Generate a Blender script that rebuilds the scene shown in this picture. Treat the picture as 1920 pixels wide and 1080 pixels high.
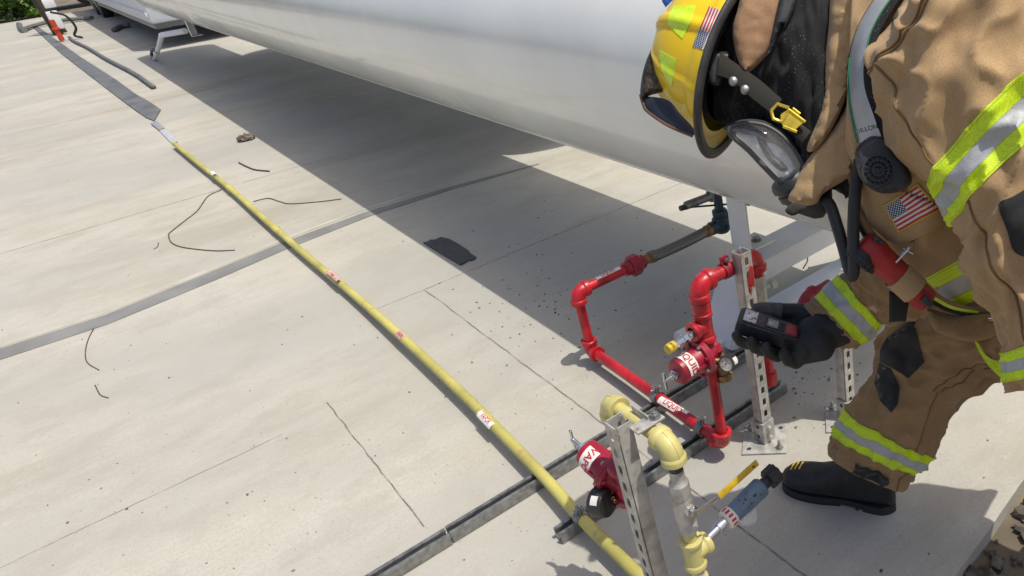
import bpy, bmesh, math, random
from mathutils import Vector, Matrix, noise
from mathutils.bvhtree import BVHTree
from mathutils.geometry import delaunay_2d_cdt
random.seed(7)
PI = math.pi
scn = bpy.context.scene
for o in list(bpy.data.objects): bpy.data.objects.remove(o)

# ------------------------------------------------------------------ camera
PX, PY, F, H = 1424.86, 560.34, 1431.4, 1.7
RT = Vector((0.72262352, -0.68354962, -0.1028356))
DN = Vector((-0.40762955, -0.30124467, -0.86202656))
FW = Vector((0.55825925, 0.6648395, -0.49632151))
CAM = Vector((0, 0, H))
cd = bpy.data.cameras.new("camera"); cam = bpy.data.objects.new("camera", cd)
scn.collection.objects.link(cam); scn.camera = cam
cam.matrix_world = Matrix(((RT.x, -DN.x, -FW.x, 0), (RT.y, -DN.y, -FW.y, 0), (RT.z, -DN.z, -FW.z, H), (0, 0, 0, 1)))
cd.sensor_width = 36; cd.lens = 36 * F / 1920
cd.shift_x = (960 - PX) / 1920; cd.shift_y = (PY - 540) / 1920
cd.clip_start = 0.05; cd.clip_end = 500

# ------------------------------------------------------------------ light
SUN = Vector((0.20, -0.35, 1.0)).normalized()
w = bpy.data.worlds.new("World"); scn.world = w; w.use_nodes = True
nt = w.node_tree; bg = nt.nodes['Background']
sky = nt.nodes.new('ShaderNodeTexSky'); sky.sky_type = 'NISHITA'; sky.sun_disc = False
sky.sun_elevation = math.asin(SUN.z); sky.sun_rotation = math.atan2(SUN.x, SUN.y)
sky.air_density = 0.8; sky.dust_density = 3.5; sky.ozone_density = 0.6
nt.links.new(sky.outputs[0], bg.inputs[0]); bg.inputs[1].default_value = 0.135
sd = bpy.data.lights.new("sun", 'SUN'); sd.energy = 3.35; sd.angle = math.radians(0.5); sd.color = (1.0, 0.95, 0.85)
so = bpy.data.objects.new("sun", sd); scn.collection.objects.link(so)
so.rotation_euler = SUN.to_track_quat('Z', 'Y').to_euler(); so.location = (2, -3, 8)
scn.view_settings.view_transform = 'Standard'; scn.view_settings.look = 'None'
scn.view_settings.exposure = 0.16; scn.view_settings.gamma = 1

# ------------------------------------------------------------------ helpers
def ray(u, v): return RT * ((u - PX) / F) + DN * ((v - PY) / F) + FW
def D(u, v, d): return CAM + ray(u, v) * d
def G(u, v, z=0.0):
    r = ray(u, v); return CAM + r * ((z - H) / r.z)
def thing(name, label, cat, loc=(0, 0, 0), group=None):
    o = bpy.data.objects.new(name, None); scn.collection.objects.link(o)
    o.location = loc; o.empty_display_size = 0.1
    o['label'] = label; o['category'] = cat
    if group: o['group'] = group
    return o
def tag(o, label=None, cat=None, group=None, kind=None):
    if label: o['label'] = label
    if cat: o['category'] = cat
    if group: o['group'] = group
    if kind: o['kind'] = kind
    return o
def base(o): # world offset of the thing a part hangs under
    v = Vector((0, 0, 0))
    while o is not None: v += o.location; o = o.parent
    return v
def finish(name, bm, mats, parent=None, smooth=40, solid=None):
    off = base(parent)
    me = bpy.data.meshes.new(name)
    if off.length: bmesh.ops.translate(bm, verts=bm.verts, vec=-off)
    bm.to_mesh(me); bm.free()
    if not isinstance(mats, (list, tuple)): mats = [mats]
    for m in mats: me.materials.append(m)
    for p in me.polygons: p.use_smooth = smooth is not None
    if smooth is not None and smooth < 180: me.set_sharp_from_angle(angle=math.radians(smooth))
    o = bpy.data.objects.new(name, me); scn.collection.objects.link(o)
    if parent: o.parent = parent
    return o
def frame(ax, ref=None):
    ax = Vector(ax).normalized()
    if ref is None: ref = Vector((0, 0, 1)) if abs(ax.z) < .9 else Vector((0, 1, 0))
    a = Vector(ref).cross(ax)
    if a.length < 1e-6: a = Vector((1, 0, 0)).cross(ax)
    a.normalize(); return a, ax.cross(a).normalized(), ax
def lathe(bm, p0, ax, prof, n=24, ref=None, cap=True, mi=0, phase=0.0):
    """prof: list of (along, radius)"""
    a, b, c = frame(ax, ref); p0 = Vector(p0); rings = []
    for (s, r) in prof:
        rings.append([bm.verts.new(p0 + c * s + (a * math.cos(phase + 2 * PI * k / n) + b * math.sin(phase + 2 * PI * k / n)) * r) for k in range(n)])
    for i in range(len(rings) - 1):
        for k in range(n):
            f = bm.faces.new((rings[i][k], rings[i][(k + 1) % n], rings[i + 1][(k + 1) % n], rings[i + 1][k])); f.material_index = mi
    if cap:
        f = bm.faces.new(rings[0][::-1]); f.material_index = mi
        f = bm.faces.new(rings[-1]); f.material_index = mi
def cyl(bm, p0, p1, r, n=20, r2=None, bev=0.0, mi=0, phase=0.0):
    p0 = Vector(p0); p1 = Vector(p1); L = (p1 - p0).length; r2 = r if r2 is None else r2
    if bev: pr = [(0, r - bev), (bev, r), (L - bev, r2), (L, r2 - bev)]
    else: pr = [(0, r), (L, r2)]
    lathe(bm, p0, p1 - p0, pr, n, mi=mi, phase=phase)
def catmull(pts, per=8):
    pts = [Vector(p) for p in pts]; out = []
    P_ = [pts[0] * 2 - pts[1]] + pts + [pts[-1] * 2 - pts[-2]]
    for i in range(1, len(P_) - 2):
        for k in range(per):
            t = k / per; a, b, c, d = P_[i - 1:i + 3]
            out.append(0.5 * ((2 * b) + (c - a) * t + (2 * a - 5 * b + 4 * c - d) * t * t + (3 * b - a - 3 * c + d) * t ** 3))
    out.append(pts[-1]); return out
def tube(bm, pts, r, n=12, per=0, mi=0, cap=True, flat=1.0, ref=None):
    if per: pts = catmull(pts, per)
    pts = [Vector(p) for p in pts]; rings = []; pa = None
    for i, p in enumerate(pts):
        t = (pts[min(i + 1, len(pts) - 1)] - pts[max(i - 1, 0)]).normalized()
        if pa is None: a, b, _ = frame(t, ref)
        else:
            a = (pa - t * pa.dot(t)).normalized(); b = t.cross(a).normalized()
        pa = a; rr = r(i / (len(pts) - 1)) if callable(r) else r
        rings.append([bm.verts.new(p + a * math.cos(2 * PI * k / n) * rr + b * math.sin(2 * PI * k / n) * rr * flat) for k in range(n)])
    for i in range(len(rings) - 1):
        for k in range(n):
            f = bm.faces.new((rings[i][k], rings[i][(k + 1) % n], rings[i + 1][(k + 1) % n], rings[i + 1][k])); f.material_index = mi
    if cap:
        f = bm.faces.new(rings[0][::-1]); f.material_index = mi
        f = bm.faces.new(rings[-1]); f.material_index = mi
def box(bm, c, sx, sy, sz, ax=None, bev=0.0, mi=0):
    """box centre c, sizes; ax=(X,Y,Z) vectors"""
    X, Y, Z = [Vector(v).normalized() for v in ax] if ax else (Vector((1, 0, 0)), Vector((0, 1, 0)), Vector((0, 0, 1)))
    c = Vector(c); t = bmesh.new(); bmesh.ops.create_cube(t, size=1)
    for v in t.verts: v.co = Vector((v.co.x * sx, v.co.y * sy, v.co.z * sz))
    if bev: bmesh.ops.bevel(t, geom=t.edges[:], offset=bev, segments=2, affect='EDGES', profile=.6)
    vm = {}
    for v in t.verts: vm[v.index] = None
    t.verts.ensure_lookup_table(); t.verts.index_update()
    for v in t.verts: vm[v.index] = bm.verts.new(c + X * v.co.x + Y * v.co.y + Z * v.co.z)
    for f in t.faces:
        g = bm.faces.new([vm[v.index] for v in f.verts]); g.material_index = mi
    t.free()
def prism(bm, poly, z0, z1, org=(0, 0, 0), ax=None, bev=0.0, mi=0):
    """polygon (x,y) extruded z0..z1 in frame ax at org"""
    X, Y, Z = [Vector(v).normalized() for v in ax] if ax else (Vector((1, 0, 0)), Vector((0, 1, 0)), Vector((0, 0, 1)))
    org = Vector(org)
    lo = [bm.verts.new(org + X * x + Y * y + Z * z0) for x, y in poly]; hi = [bm.verts.new(org + X * x + Y * y + Z * z1) for x, y in poly]
    n = len(poly); fs = [bm.faces.new(lo[::-1]), bm.faces.new(hi)]
    for i in range(n): fs.append(bm.faces.new((lo[i], lo[(i + 1) % n], hi[(i + 1) % n], hi[i])))
    for f in fs: f.material_index = mi
    if bev: bmesh.ops.bevel(bm, geom=list({e for f in fs for e in f.edges}), offset=bev, segments=2, affect='EDGES', profile=.6)
def bolt(bm, p, ax, r=.009, h=.007, washer=True, stud=0.0, mi=0):
    p = Vector(p); ax = Vector(ax).normalized()
    if washer: cyl(bm, p, p + ax * .002, r * 1.35, 16, mi=mi)
    lathe(bm, p + ax * .002, ax, [(0, r), (h * .8, r), (h, r * .85)], 6, mi=mi)
    if stud: cyl(bm, p + ax * h, p + ax * (h + stud), r * .5, 10, bev=.0008, mi=mi)

# ------------------------------------------------------------------ materials
def nodes(name):
    m = bpy.data.materials.new(name); m.use_nodes = True; t = m.node_tree
    return m, t, t.nodes['Principled BSDF']
def mat(name, col, rough=.5, metal=0.0, var=.12, scale=30, bump=0.0, bscale=200, col2=None, coat=0.0, spec=.5, wear=None, wstretch=None, soft=.06):
    m, t, b = nodes(name); N = t.nodes; L = t.links
    b.inputs['Roughness'].default_value = rough; b.inputs['Metallic'].default_value = metal
    b.inputs['Coat Weight'].default_value = coat; b.inputs['Specular IOR Level'].default_value = spec
    tc = N.new('ShaderNodeTexCoord'); nz = N.new('ShaderNodeTexNoise'); nz.inputs['Scale'].default_value = scale; nz.inputs['Detail'].default_value = 6
    L.new(tc.outputs['Object'], nz.inputs[0])
    mx = N.new('ShaderNodeMix'); mx.data_type = 'RGBA'
    c1 = [c * (1 - var) for c in col]; c2 = col2 or [min(1, c * (1 + var)) for c in col]
    mx.inputs[6].default_value = (*c1, 1); mx.inputs[7].default_value = (*c2, 1)
    rp = N.new('ShaderNodeMapRange'); rp.inputs[1].default_value = .35; rp.inputs[2].default_value = .65
    L.new(nz.outputs[0], rp.inputs[0]); L.new(rp.outputs[0], mx.inputs[0]); out = mx.outputs[2]
    if wear:   # chipped or dirty spots: (colour, threshold, scale)
        wc, th, ws = wear; n2 = N.new('ShaderNodeTexNoise'); n2.inputs['Scale'].default_value = ws; n2.inputs['Detail'].default_value = 8; n2.inputs['Roughness'].default_value = .65
        mpw = N.new('ShaderNodeMapping'); mpw.inputs['Scale'].default_value = wstretch or (1, 1, 1); L.new(tc.outputs['Object'], mpw.inputs[0])
        L.new(mpw.outputs[0], n2.inputs[0]); r2 = N.new('ShaderNodeMapRange'); r2.inputs[1].default_value = th; r2.inputs[2].default_value = th + soft
        L.new(n2.outputs[0], r2.inputs[0]); m2 = N.new('ShaderNodeMix'); m2.data_type = 'RGBA'; m2.inputs[7].default_value = (*wc, 1)
        L.new(r2.outputs[0], m2.inputs[0]); L.new(out, m2.inputs[6]); out = m2.outputs[2]
    L.new(out, b.inputs['Base Color'])
    rr = N.new('ShaderNodeMapRange'); rr.inputs[3].default_value = max(.02, rough - .1); rr.inputs[4].default_value = min(1, rough + .12); L.new(nz.outputs[0], rr.inputs[0]); L.new(rr.outputs[0], b.inputs['Roughness'])
    if bump:
        n3 = N.new('ShaderNodeTexNoise'); n3.inputs['Scale'].default_value = bscale; n3.inputs['Detail'].default_value = 4
        L.new(tc.outputs['Object'], n3.inputs[0]); bp = N.new('ShaderNodeBump'); bp.inputs['Strength'].default_value = bump; bp.inputs['Distance'].default_value = .002
        L.new(n3.outputs[0], bp.inputs['Height']); L.new(bp.outputs[0], b.inputs['Normal'])
    return m
M = {}
M['red'] = mat('red_paint', (.43, .010, .018), .36, var=.30, scale=18, bump=.45, bscale=110, coat=.2, wear=((.13, .035, .03), .60, 30), soft=.10)
M['redreg'] = mat('regulator_red', (.30, .008, .028), .38, var=.2, scale=20, bump=.35, bscale=300, coat=.15, wear=((.10, .02, .03), .66, 60))
M['yel'] = mat('pale_yellow_paint', (.54, .48, .18), .42, var=.10, scale=18, bump=.3, bscale=150, coat=.2, wear=((.30, .24, .12), .68, 35))
M['yelg'] = mat('ground_pipe_yellow', (.46, .415, .115), .5, var=.20, scale=5, bump=.3, bscale=90, wear=((.30, .21, .09), .58, 10), soft=.15)
M['galv'] = mat('galvanised_steel', (.28, .285, .28), .42, metal=.75, var=.25, scale=45, bump=.3, bscale=300, wear=((.30, .22, .16), .70, 28))
M['galvd'] = mat('weathered_galvanised_post', (.45, .44, .41), .5, metal=.45, var=.25, scale=30, bump=.4, bscale=240, wear=((.30, .16, .10), .66, 22))
M['chrome'] = mat('bright_steel', (.62, .62, .62), .2, metal=1, var=.08)
M['dark'] = mat('dark_cast_metal', (.04, .05, .055), .5, metal=.3, var=.2, bump=.3)
M['brass'] = mat('rusty_brass', (.28, .17, .08), .5, metal=.6, var=.4, scale=80, bump=.4)
M['rubber'] = mat('black_rubber', (.018, .018, .020), .55, var=.25, scale=60, bump=.2)
M['plastic'] = mat('black_plastic', (.020, .021, .024), .42, var=.2, scale=90, bump=.25, bscale=500)
M['white'] = mat('white_tank_paint', (.82, .83, .78), .22, var=.05, scale=1.6, coat=.4, wear=((.74, .72, .66), .55, 3), wstretch=(.5, .8, .5), soft=.4, bump=.05, bscale=3)
M['framew'] = mat('white_frame_paint', (.70, .71, .71), .38, var=.05, scale=8, bump=.1, wear=((.30, .22, .15), .76, 30))
M['label'] = mat('label_white', (.74, .70, .66), .5, var=.06, wear=((.5, .42, .38), .68, 60))
M['letter'] = mat('letter_red', (.45, .02, .03), .5, var=.15, scale=200)
M['letk'] = mat('letter_black', (.03, .03, .03), .5)
M['capy'] = mat('yellow_vinyl', (.62, .42, .03), .4, var=.1)
M['blue'] = mat('blue_grey_plastic', (.105, .155, .215), .45, var=.2, wear=((.03, .03, .03), .66, 60))

def text_mesh(bm, txt, size, fn, mi=0, xs=1.0, align=True):
    c = bpy.data.curves.new('t', 'FONT'); c.body = txt; c.size = size; c.resolution_u = 3; c.offset = size * .02
    if align: c.align_x = 'CENTER'; c.align_y = 'CENTER'
    o = bpy.data.objects.new('t', c); scn.collection.objects.link(o)
    dg = bpy.context.evaluated_depsgraph_get(); me = bpy.data.meshes.new_from_object(o.evaluated_get(dg))
    t = bmesh.new(); t.from_mesh(me); bmesh.ops.triangulate(t, faces=t.faces[:])
    bmesh.ops.subdivide_edges(t, edges=[e for e in t.edges if e.calc_length() > size * .25], cuts=1)
    t.verts.index_update(); t.verts.ensure_lookup_table()
    vm = [bm.verts.new(fn(v.co.x * xs, v.co.y)) for v in t.verts]
    for f in t.faces:
        try: g = bm.faces.new([vm[v.index] for v in f.verts]); g.material_index = mi
        except ValueError: pass
    t.free(); bpy.data.objects.remove(o); bpy.data.meshes.remove(me); bpy.data.curves.remove(c)
def on_cyl(c, ax, up, r):
    """map (x along axis, y around) on a cylinder; up = outward direction at y=0"""
    ax = Vector(ax).normalized(); up = Vector(up); up = (up - ax * up.dot(ax)).normalized(); sd_ = up.cross(ax).normalized(); c = Vector(c)
    def fn(x, y, dr=0.0):
        a = y / r; return c + ax * x + (up * math.cos(a) + sd_ * math.sin(a)) * (r + dr)
    return fn
def cyl_label(name, parent, txt, c, ax, up, r, length, width, size, xs=1.0, lm='label', tm='letter', curve=True):
    bm = bmesh.new(); fn = on_cyl(c, ax, up, r); nx, ny = 10, 10
    g = [[bm.verts.new(fn(-length / 2 + length * i / nx, -width / 2 + width * j / ny, .0009)) for j in range(ny + 1)] for i in range(nx + 1)]
    for i in range(nx):
        for j in range(ny): bm.faces.new((g[i][j], g[i + 1][j], g[i + 1][j + 1], g[i][j + 1]))
    text_mesh(bm, txt, size, lambda x, y: fn(x, y, .0015), 1, xs)
    return finish(name, bm, [M[lm], M[tm]], parent, smooth=180)

# ------------------------------------------------------------------ ground
def concrete():
    m, t, b = nodes('broomed_concrete'); N = t.nodes; L = t.links
    tc = N.new('ShaderNodeTexCoord'); sp = N.new('ShaderNodeSeparateXYZ'); L.new(tc.outputs['Object'], sp.inputs[0])
    def mapped(sx, sy, rot=0):
        mp = N.new('ShaderNodeMapping'); mp.inputs['Scale'].default_value = (sx, sy, 1); mp.inputs['Rotation'].default_value = (0, 0, rot); L.new(tc.outputs['Object'], mp.inputs[0]); return mp.outputs[0]
    def nz(vec, sc, det=6, ro=.55):
        n = N.new('ShaderNodeTexNoise'); n.inputs['Scale'].default_value = sc; n.inputs['Detail'].default_value = det; n.inputs['Roughness'].default_value = ro; L.new(vec, n.inputs[0]); return n.outputs[0]
    def rng(v, a, b_, c=0., d=1.):
        r = N.new('ShaderNodeMapRange'); r.inputs[1].default_value = a; r.inputs[2].default_value = b_; r.inputs[3].default_value = c; r.inputs[4].default_value = d; L.new(v, r.inputs[0]); return r.outputs[0]
    def mix(f, a, c, mode='MIX'):
        x = N.new('ShaderNodeMix'); x.data_type = 'RGBA'; x.blend_type = mode
        if isinstance(f, float): x.inputs[0].default_value = f
        else: L.new(f, x.inputs[0])
        for i, q in ((6, a), (7, c)):
            if isinstance(q, tuple): x.inputs[i].default_value = (*q, 1)
            else: L.new(q, x.inputs[i])
        return x.outputs[2]
    def ma(op, a, c=None):
        x = N.new('ShaderNodeMath'); x.operation = op
        for i, q in enumerate((a, c)):
            if q is None: continue
            if isinstance(q, (int, float)): x.inputs[i].default_value = q
            else: L.new(q, x.inputs[i])
        return x.outputs[0]
    big = nz(mapped(1, 1), .8, 5); streak = nz(mapped(.45, 1.25, .10), 1.2, 10, .70); fine = nz(mapped(3, 26, .05), 3, 5, .6); grit = nz(mapped(1, 1), 160, 3)
    col = mix(rng(big, .35, .65), (.40, .375, .315), (.47, .45, .40))
    col = mix(rng(streak, .38, .70, 0, .95), col, (.50, .48, .425)); 
    col = mix(rng(fine, .35, .75, 0, .28), col, (.36, .335, .28))
    grit2 = nz(mapped(1, 1), 75, 5, .75); col = mix(rng(grit2, .40, .66, 0, .32), col, (.30, .28, .235)); col = mix(rng(grit, .56, .72, 0, .6), col, (.22, .20, .17)); pale = nz(mapped(1.3, .8), 4.5, 9, .75); col = mix(rng(pale, .56, .72, 0, .30), col, (.56, .535, .465))
    # scattered stains with their own shape
    st = nz(mapped(.5, 1.3, .1), .9, 9, .7); col = mix(rng(st, .49, .62, 0, .62), col, (.31, .285, .235)); gr = nz(mapped(.4, 1.0, .1), .45, 6, .6); col = mix(rng(gr, .46, .56, 0, .80), col, (.365, .358, .325))
    st3 = nz(mapped(.5, 2.0, .08), 2.3, 8, .7); col = mix(rng(st3, .60, .72, 0, .30), col, (.36, .32, .25))
    sp2 = nz(mapped(1, 1), 55, 3); col = mix(rng(sp2, .68, .74, 0, .6), col, (.14, .13, .11))
    blot = nz(mapped(1, 1.3), 2.6, 9, .72); col = mix(rng(blot, .50, .60, 0, .45), col, (.34, .32, .275)); blot2 = nz(mapped(1.2, .9), 9, 8, .7); col = mix(rng(blot2, .56, .72, 0, .22), col, (.33, .31, .26))
    # saw-cut joints
    wob = ma('MULTIPLY', ma('SUBTRACT', nz(mapped(1, 1), 7, 4), .5), .018)
    X, Y = sp.outputs[0], sp.outputs[1]; joint = None
    def line(coord, at, wd, other=None, lo=None, hi=None):
        nonlocal joint
        d = ma('ABSOLUTE', ma('SUBTRACT', ma('ADD', coord, wob), at)); v = ma('MULTIPLY', rng(d, wd * .3, wd, 1, 0), rng(blot2, .38, .55, .35, 1))
        if other is not None:
            v = ma('MULTIPLY', v, ma('GREATER_THAN', other, lo)); v = ma('MULTIPLY', v, ma('LESS_THAN', other, hi))
        joint = v if joint is None else ma('MAXIMUM', joint, v)
    line(X, .946, .0045, Y, -3, 3.72); line(Y, 3.74, .0050, X, .66, 30); line(X, .285, .0035, Y, 2.1, 3.1)
    line(Y, 6.75, .008, X, -30, 1.4); line(Y, 11.4, .010); line(Y, 18.0, .016)
    line(Y, 3.02, .003, X, -8, .1)
    col = mix(ma('MULTIPLY', joint, .85), col, (.10, .09, .075))
    L.new(col, b.inputs['Base Color']); b.inputs['Roughness'].default_value = .88; b.inputs['Specular IOR Level'].default_value = .25
    hgt = ma('ADD', ma('MULTIPLY', fine, .5), ma('MULTIPLY', grit, .35)); hgt = ma('SUBTRACT', hgt, ma('MULTIPLY', joint, 2.0))
    bp = N.new('ShaderNodeBump'); bp.inputs['Strength'].default_value = .5; bp.inputs['Distance'].default_value = .003; L.new(hgt, bp.inputs['Height']); L.new(bp.outputs[0], b.inputs['Normal'])
    return m
M['concrete'] = concrete()
def sheet(name, poly, z, m, thick=0.0, label=None, cat=None, kind='structure', bev=0.0):
    bm = bmesh.new(); prism(bm, poly, z - thick if thick else z - .001, z, bev=bev)
    return tag(finish(name, bm, m, None, smooth=30), label, cat, kind=kind)
M['soil'] = mat('dry_soil', (.16, .13, .09), .95, var=.3, scale=3, bump=.6, bscale=30)
bm = bmesh.new(); bmesh.ops.create_grid(bm, x_segments=1, y_segments=1, size=150); bmesh.ops.translate(bm, verts=bm.verts, vec=(0, 0, -.055)); tag(finish('ground', bm, M['soil']), kind='structure')
slab = [(-40, .60), (.9, .72), (1.21, .775), (1.391, .793), (1.627, .824), (2.6, .86), (40, 1.0), (40, 29.3), (-40, 29.9)]
sheet('concrete_pad', slab, 0.0, M['concrete'], .10)
# broad recessed channel across the pad, filled with smooth grey screed
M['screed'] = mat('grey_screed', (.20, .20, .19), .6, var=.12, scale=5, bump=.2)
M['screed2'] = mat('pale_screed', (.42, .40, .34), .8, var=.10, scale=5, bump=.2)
bm = bmesh.new()
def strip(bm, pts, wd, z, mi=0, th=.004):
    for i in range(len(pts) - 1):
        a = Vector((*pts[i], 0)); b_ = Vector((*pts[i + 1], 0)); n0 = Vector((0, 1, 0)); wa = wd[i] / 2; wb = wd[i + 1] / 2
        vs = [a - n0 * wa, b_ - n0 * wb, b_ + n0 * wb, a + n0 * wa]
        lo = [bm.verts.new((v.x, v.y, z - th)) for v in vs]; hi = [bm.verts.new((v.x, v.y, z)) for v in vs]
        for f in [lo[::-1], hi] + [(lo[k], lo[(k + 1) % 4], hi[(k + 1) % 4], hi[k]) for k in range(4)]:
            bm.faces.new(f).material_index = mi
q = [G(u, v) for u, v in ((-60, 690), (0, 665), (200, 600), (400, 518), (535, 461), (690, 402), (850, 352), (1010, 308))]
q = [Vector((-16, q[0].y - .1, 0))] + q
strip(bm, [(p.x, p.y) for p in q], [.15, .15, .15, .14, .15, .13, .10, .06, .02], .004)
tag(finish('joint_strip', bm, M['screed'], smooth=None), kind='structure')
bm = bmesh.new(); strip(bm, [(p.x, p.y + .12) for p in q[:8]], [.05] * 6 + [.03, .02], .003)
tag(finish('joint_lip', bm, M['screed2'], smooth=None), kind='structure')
def WY(u, v, y): r = ray(u, v); return CAM + r * (y / r.y)
def WX(u, v, x): r = ray(u, v); return CAM + r * (x / r.x)
# ------------------------------------------------------------------ tanks
def head_prof(r, d, n=14, rev=False):
    pr = [(-d * math.cos(i / n * PI / 2), max(.002, r * math.sin(i / n * PI / 2))) for i in range(n + 1)]
    return pr if not rev else [(-a, b) for a, b in pr[::-1]]
def tank(name, label, x, z, r, y0, y1, seams, legs):
    t = thing(name, label, 'gas tank', (x, (y0 + y1) / 2, z))
    pr = [(y0 + a, b) for a, b in head_prof(r, r * .5)] + [(y0 + (y1 - y0) * k / 12, r) for k in range(1, 12)] + [(y1 + a, b) for a, b in head_prof(r, r * .5, rev=True)]
    bm = bmesh.new(); lathe(bm, (x, 0, z), (0, 1, 0), pr, 160)
    finish('shell', bm, M['white'], t, 180)
    for s in seams:
        bm = bmesh.new(); lathe(bm, (x, s, z), (0, 1, 0), [(-.006, r + .0001), (-.002, r + .0008), (.002, r + .0008), (.006, r + .0001)], 160, cap=False); finish('weld_seam', bm, M['white'], t, 180)
    for (ly, lx) in legs:
        for sx in (-1, 1):
            bm = bmesh.new(); px = x + sx * lx; zt = z - math.sqrt(r * r - lx * lx) + .03; zb = .385
            # channel-shaped leg: web and two flanges, foot plate with a bolt
            box(bm, (px, ly - .055, (zt + zb) / 2), .008, .11, zt - zb, bev=.002)
            box(bm, (px + .045, ly - .0, (zt + zb) / 2 + .0), .082, .006, zt - zb, bev=.002)
            box(bm, (px + .06, ly - .055, zb + .005), .128, .12, .008, bev=.002)
            finish('leg', bm, M['framew'], t, 30)
            bm = bmesh.new(); bolt(bm, (px + .075, ly - .06, zb + .009), (0, 0, 1), .016, .014); finish('anchor_bolt', bm, M['galv'], t, 30)
    return t
TX, TZ, TR = 1.907, 1.085, .52
tk = tank('storage_tank', 'long white gas tank nearest the pipes, behind the bending firefighter', TX, TZ, TR, 1.42, 15.4, (1.44, 3.9, 6.4, 9.0, 11.6), ((2.16, .20), (13.6, .20)))
tank('storage_tank', 'added white tank, unseen behind the long near tank, shading the far ground', 2.965, 1.12, TR, 5.05, 13.2, (5.4, 9.2), ((6.2, .20), (12.2, .20)))  # unseen second tank, added only to cast the far ground shadow
# thin weld line running lengthwise on the shell
bm = bmesh.new(); a = math.radians(238); pts = [(TX + (TR + .0005) * math.cos(a), y, TZ + (TR + .0005) * math.sin(a)) for y in (1.46, 4, 8, 15)]
tube(bm, pts, .003, 6); finish('lengthwise_weld', bm, M['white'], tk, 180)
# valve group under the tank
bm = bmesh.new(); vx, vy = 1.885, 2.446
cyl(bm, (vx, vy, .60), (vx, vy, .50), .026, 16); cyl(bm, (vx, vy, .50), (vx, vy, .40), .020, 16); cyl(bm, (vx, vy, .405), (vx, vy, .375), .034, 8, bev=.003)
M['teal'] = mat('teal_valve_paint', (.020, .055, .070), .4, var=.2, bump=.3)
finish('outlet_pipe', bm, M['teal'], tk, 35)
bm = bmesh.new(); lathe(bm, (vx, vy, .375), (0, 0, -1), [(0, .030), (.012, .040), (.06, .042), (.075, .030)], 20); cyl(bm, (vx + .02, vy, .335), (vx - .065, vy, .335), .030, 16, bev=.004)
cyl(bm, (vx, vy - .01, .335), (vx + .10, vy - .02, .40), .022, 14, bev=.003); bolt(bm, (vx, vy - .042, .33), (0, -1, 0), .011, .01)
finish('valve_body', bm, M['teal'], tk, 35)
bm = bmesh.new(); c = Vector((vx + .125, vy - .02, .435)); ax = Vector((.5, -.5, .6)).normalized(); a_, b_, _ = frame(ax)
rim = [c + (a_ * math.cos(t) + b_ * math.sin(t)) * (.052 + .009 * math.cos(5 * t)) for t in [2 * PI * k / 40 for k in range(41)]]
tube(bm, rim, .008, 8); cyl(bm, c - ax * .02, c + ax * .012, .014, 12)
for k in range(5):
    t = 2 * PI * k / 5; tube(bm, [c, c + (a_ * math.cos(t) + b_ * math.sin(t)) * .055], .006, 6)
finish('hand_wheel', bm, M['dark'], tk, 40)
bm = bmesh.new(); p0 = WY(1332, 368, 2.46); p1 = WY(1285, 386, 2.46); cyl(bm, p0, p1, .018, 16, bev=.003); cyl(bm, p1, p1 + (p1 - p0) * .10, .011, 12, r2=.006)
finish('actuator_cylinder', bm, M['galv'], tk, 35)
bm = bmesh.new(); q0 = WY(1345, 363, 2.46); box(bm, (p0 + q0) / 2, .06, .035, .045, bev=.004); cyl(bm, p0 + Vector((0, 0, .0)), p0 + Vector((-.006, 0, .045)), .010, 10, bev=.002); finish('actuator_block', bm, M['galv'], tk, 35)
bm = bmesh.new(); tube(bm, [WY(1280, 391, 2.46), WY(1300, 388, 2.46), WY(1375, 382, 2.43), WY(1395, 381, 2.43)], .0045, 8); cyl(bm, WY(1275, 391, 2.46), WY(1292, 386, 2.46), .012, 10, bev=.002); finish('linkage_rod', bm, M['dark'], tk, 40)

# ------------------------------------------------------------------ white support frame under the near tank
fr = thing('support_frame', 'white steel support frame with sloping angle legs under the tank', 'frame', (1.9, 2.15, 0))
def Lbar(bm, p0, p1, w1, w2, d1, d2, th=.007):
    """angle bar from p0 to p1: one flange w1 wide along d1, the other w2 along d2"""
    p0, p1 = Vector(p0), Vector(p1); d1, d2 = Vector(d1), Vector(d2); L = (p1 - p0); m = (p0 + p1) / 2
    box(bm, m + d1 * w1 / 2, L.length, w1, th, (L, d1, L.cross(d1)), bev=.0015); box(bm, m + d2 * w2 / 2, w2, th, L.length, (d2, d2.cross(L), L), bev=.0015)
bm = bmesh.new()
# top beam (box channel lying along X)
box(bm, (2.00, 2.10, .340), .66, .16, .008, bev=.002); box(bm, (2.00, 2.023, .297), .66, .008, .080, bev=.002); box(bm, (2.00, 2.177, .297), .66, .008, .080, bev=.002)
finish('top_beam', bm, M['framew'], fr, 30)
for sx in (-1, 1):
    bm = bmesh.new(); xt = 2.00 + sx * .33; xb = 2.00 + sx * .49; s = -sx
    top = Vector((xt, 2.10, .34)); bot = Vector((xb, 2.10, .05)); L = (top - bot).normalized(); nrm = Vector((L.z, 0, -L.x)) * (1 if L.z > 0 else -1)
    box(bm, (top + bot) / 2 + Vector((0, -.0, 0)), .008, .168, (top - bot).length, (nrm, (0, 1, 0), L), bev=.002)
    box(bm, (top + bot) / 2 + nrm * (.042 * -sx) + Vector((0, -.088, 0)), .084, .008, (top - bot).length, (nrm, (0, 1, 0), L), bev=.002)
    finish('leg', bm, M['framew'], fr, 30)
bm = bmesh.new(); box(bm, (2.02, 2.10, .070), 1.10, .10, .008, bev=.002); box(bm, (2.02, 2.054, .037), 1.10, .008, .062, bev=.002); finish('base_beam', bm, M['framew'], fr, 30)
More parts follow.
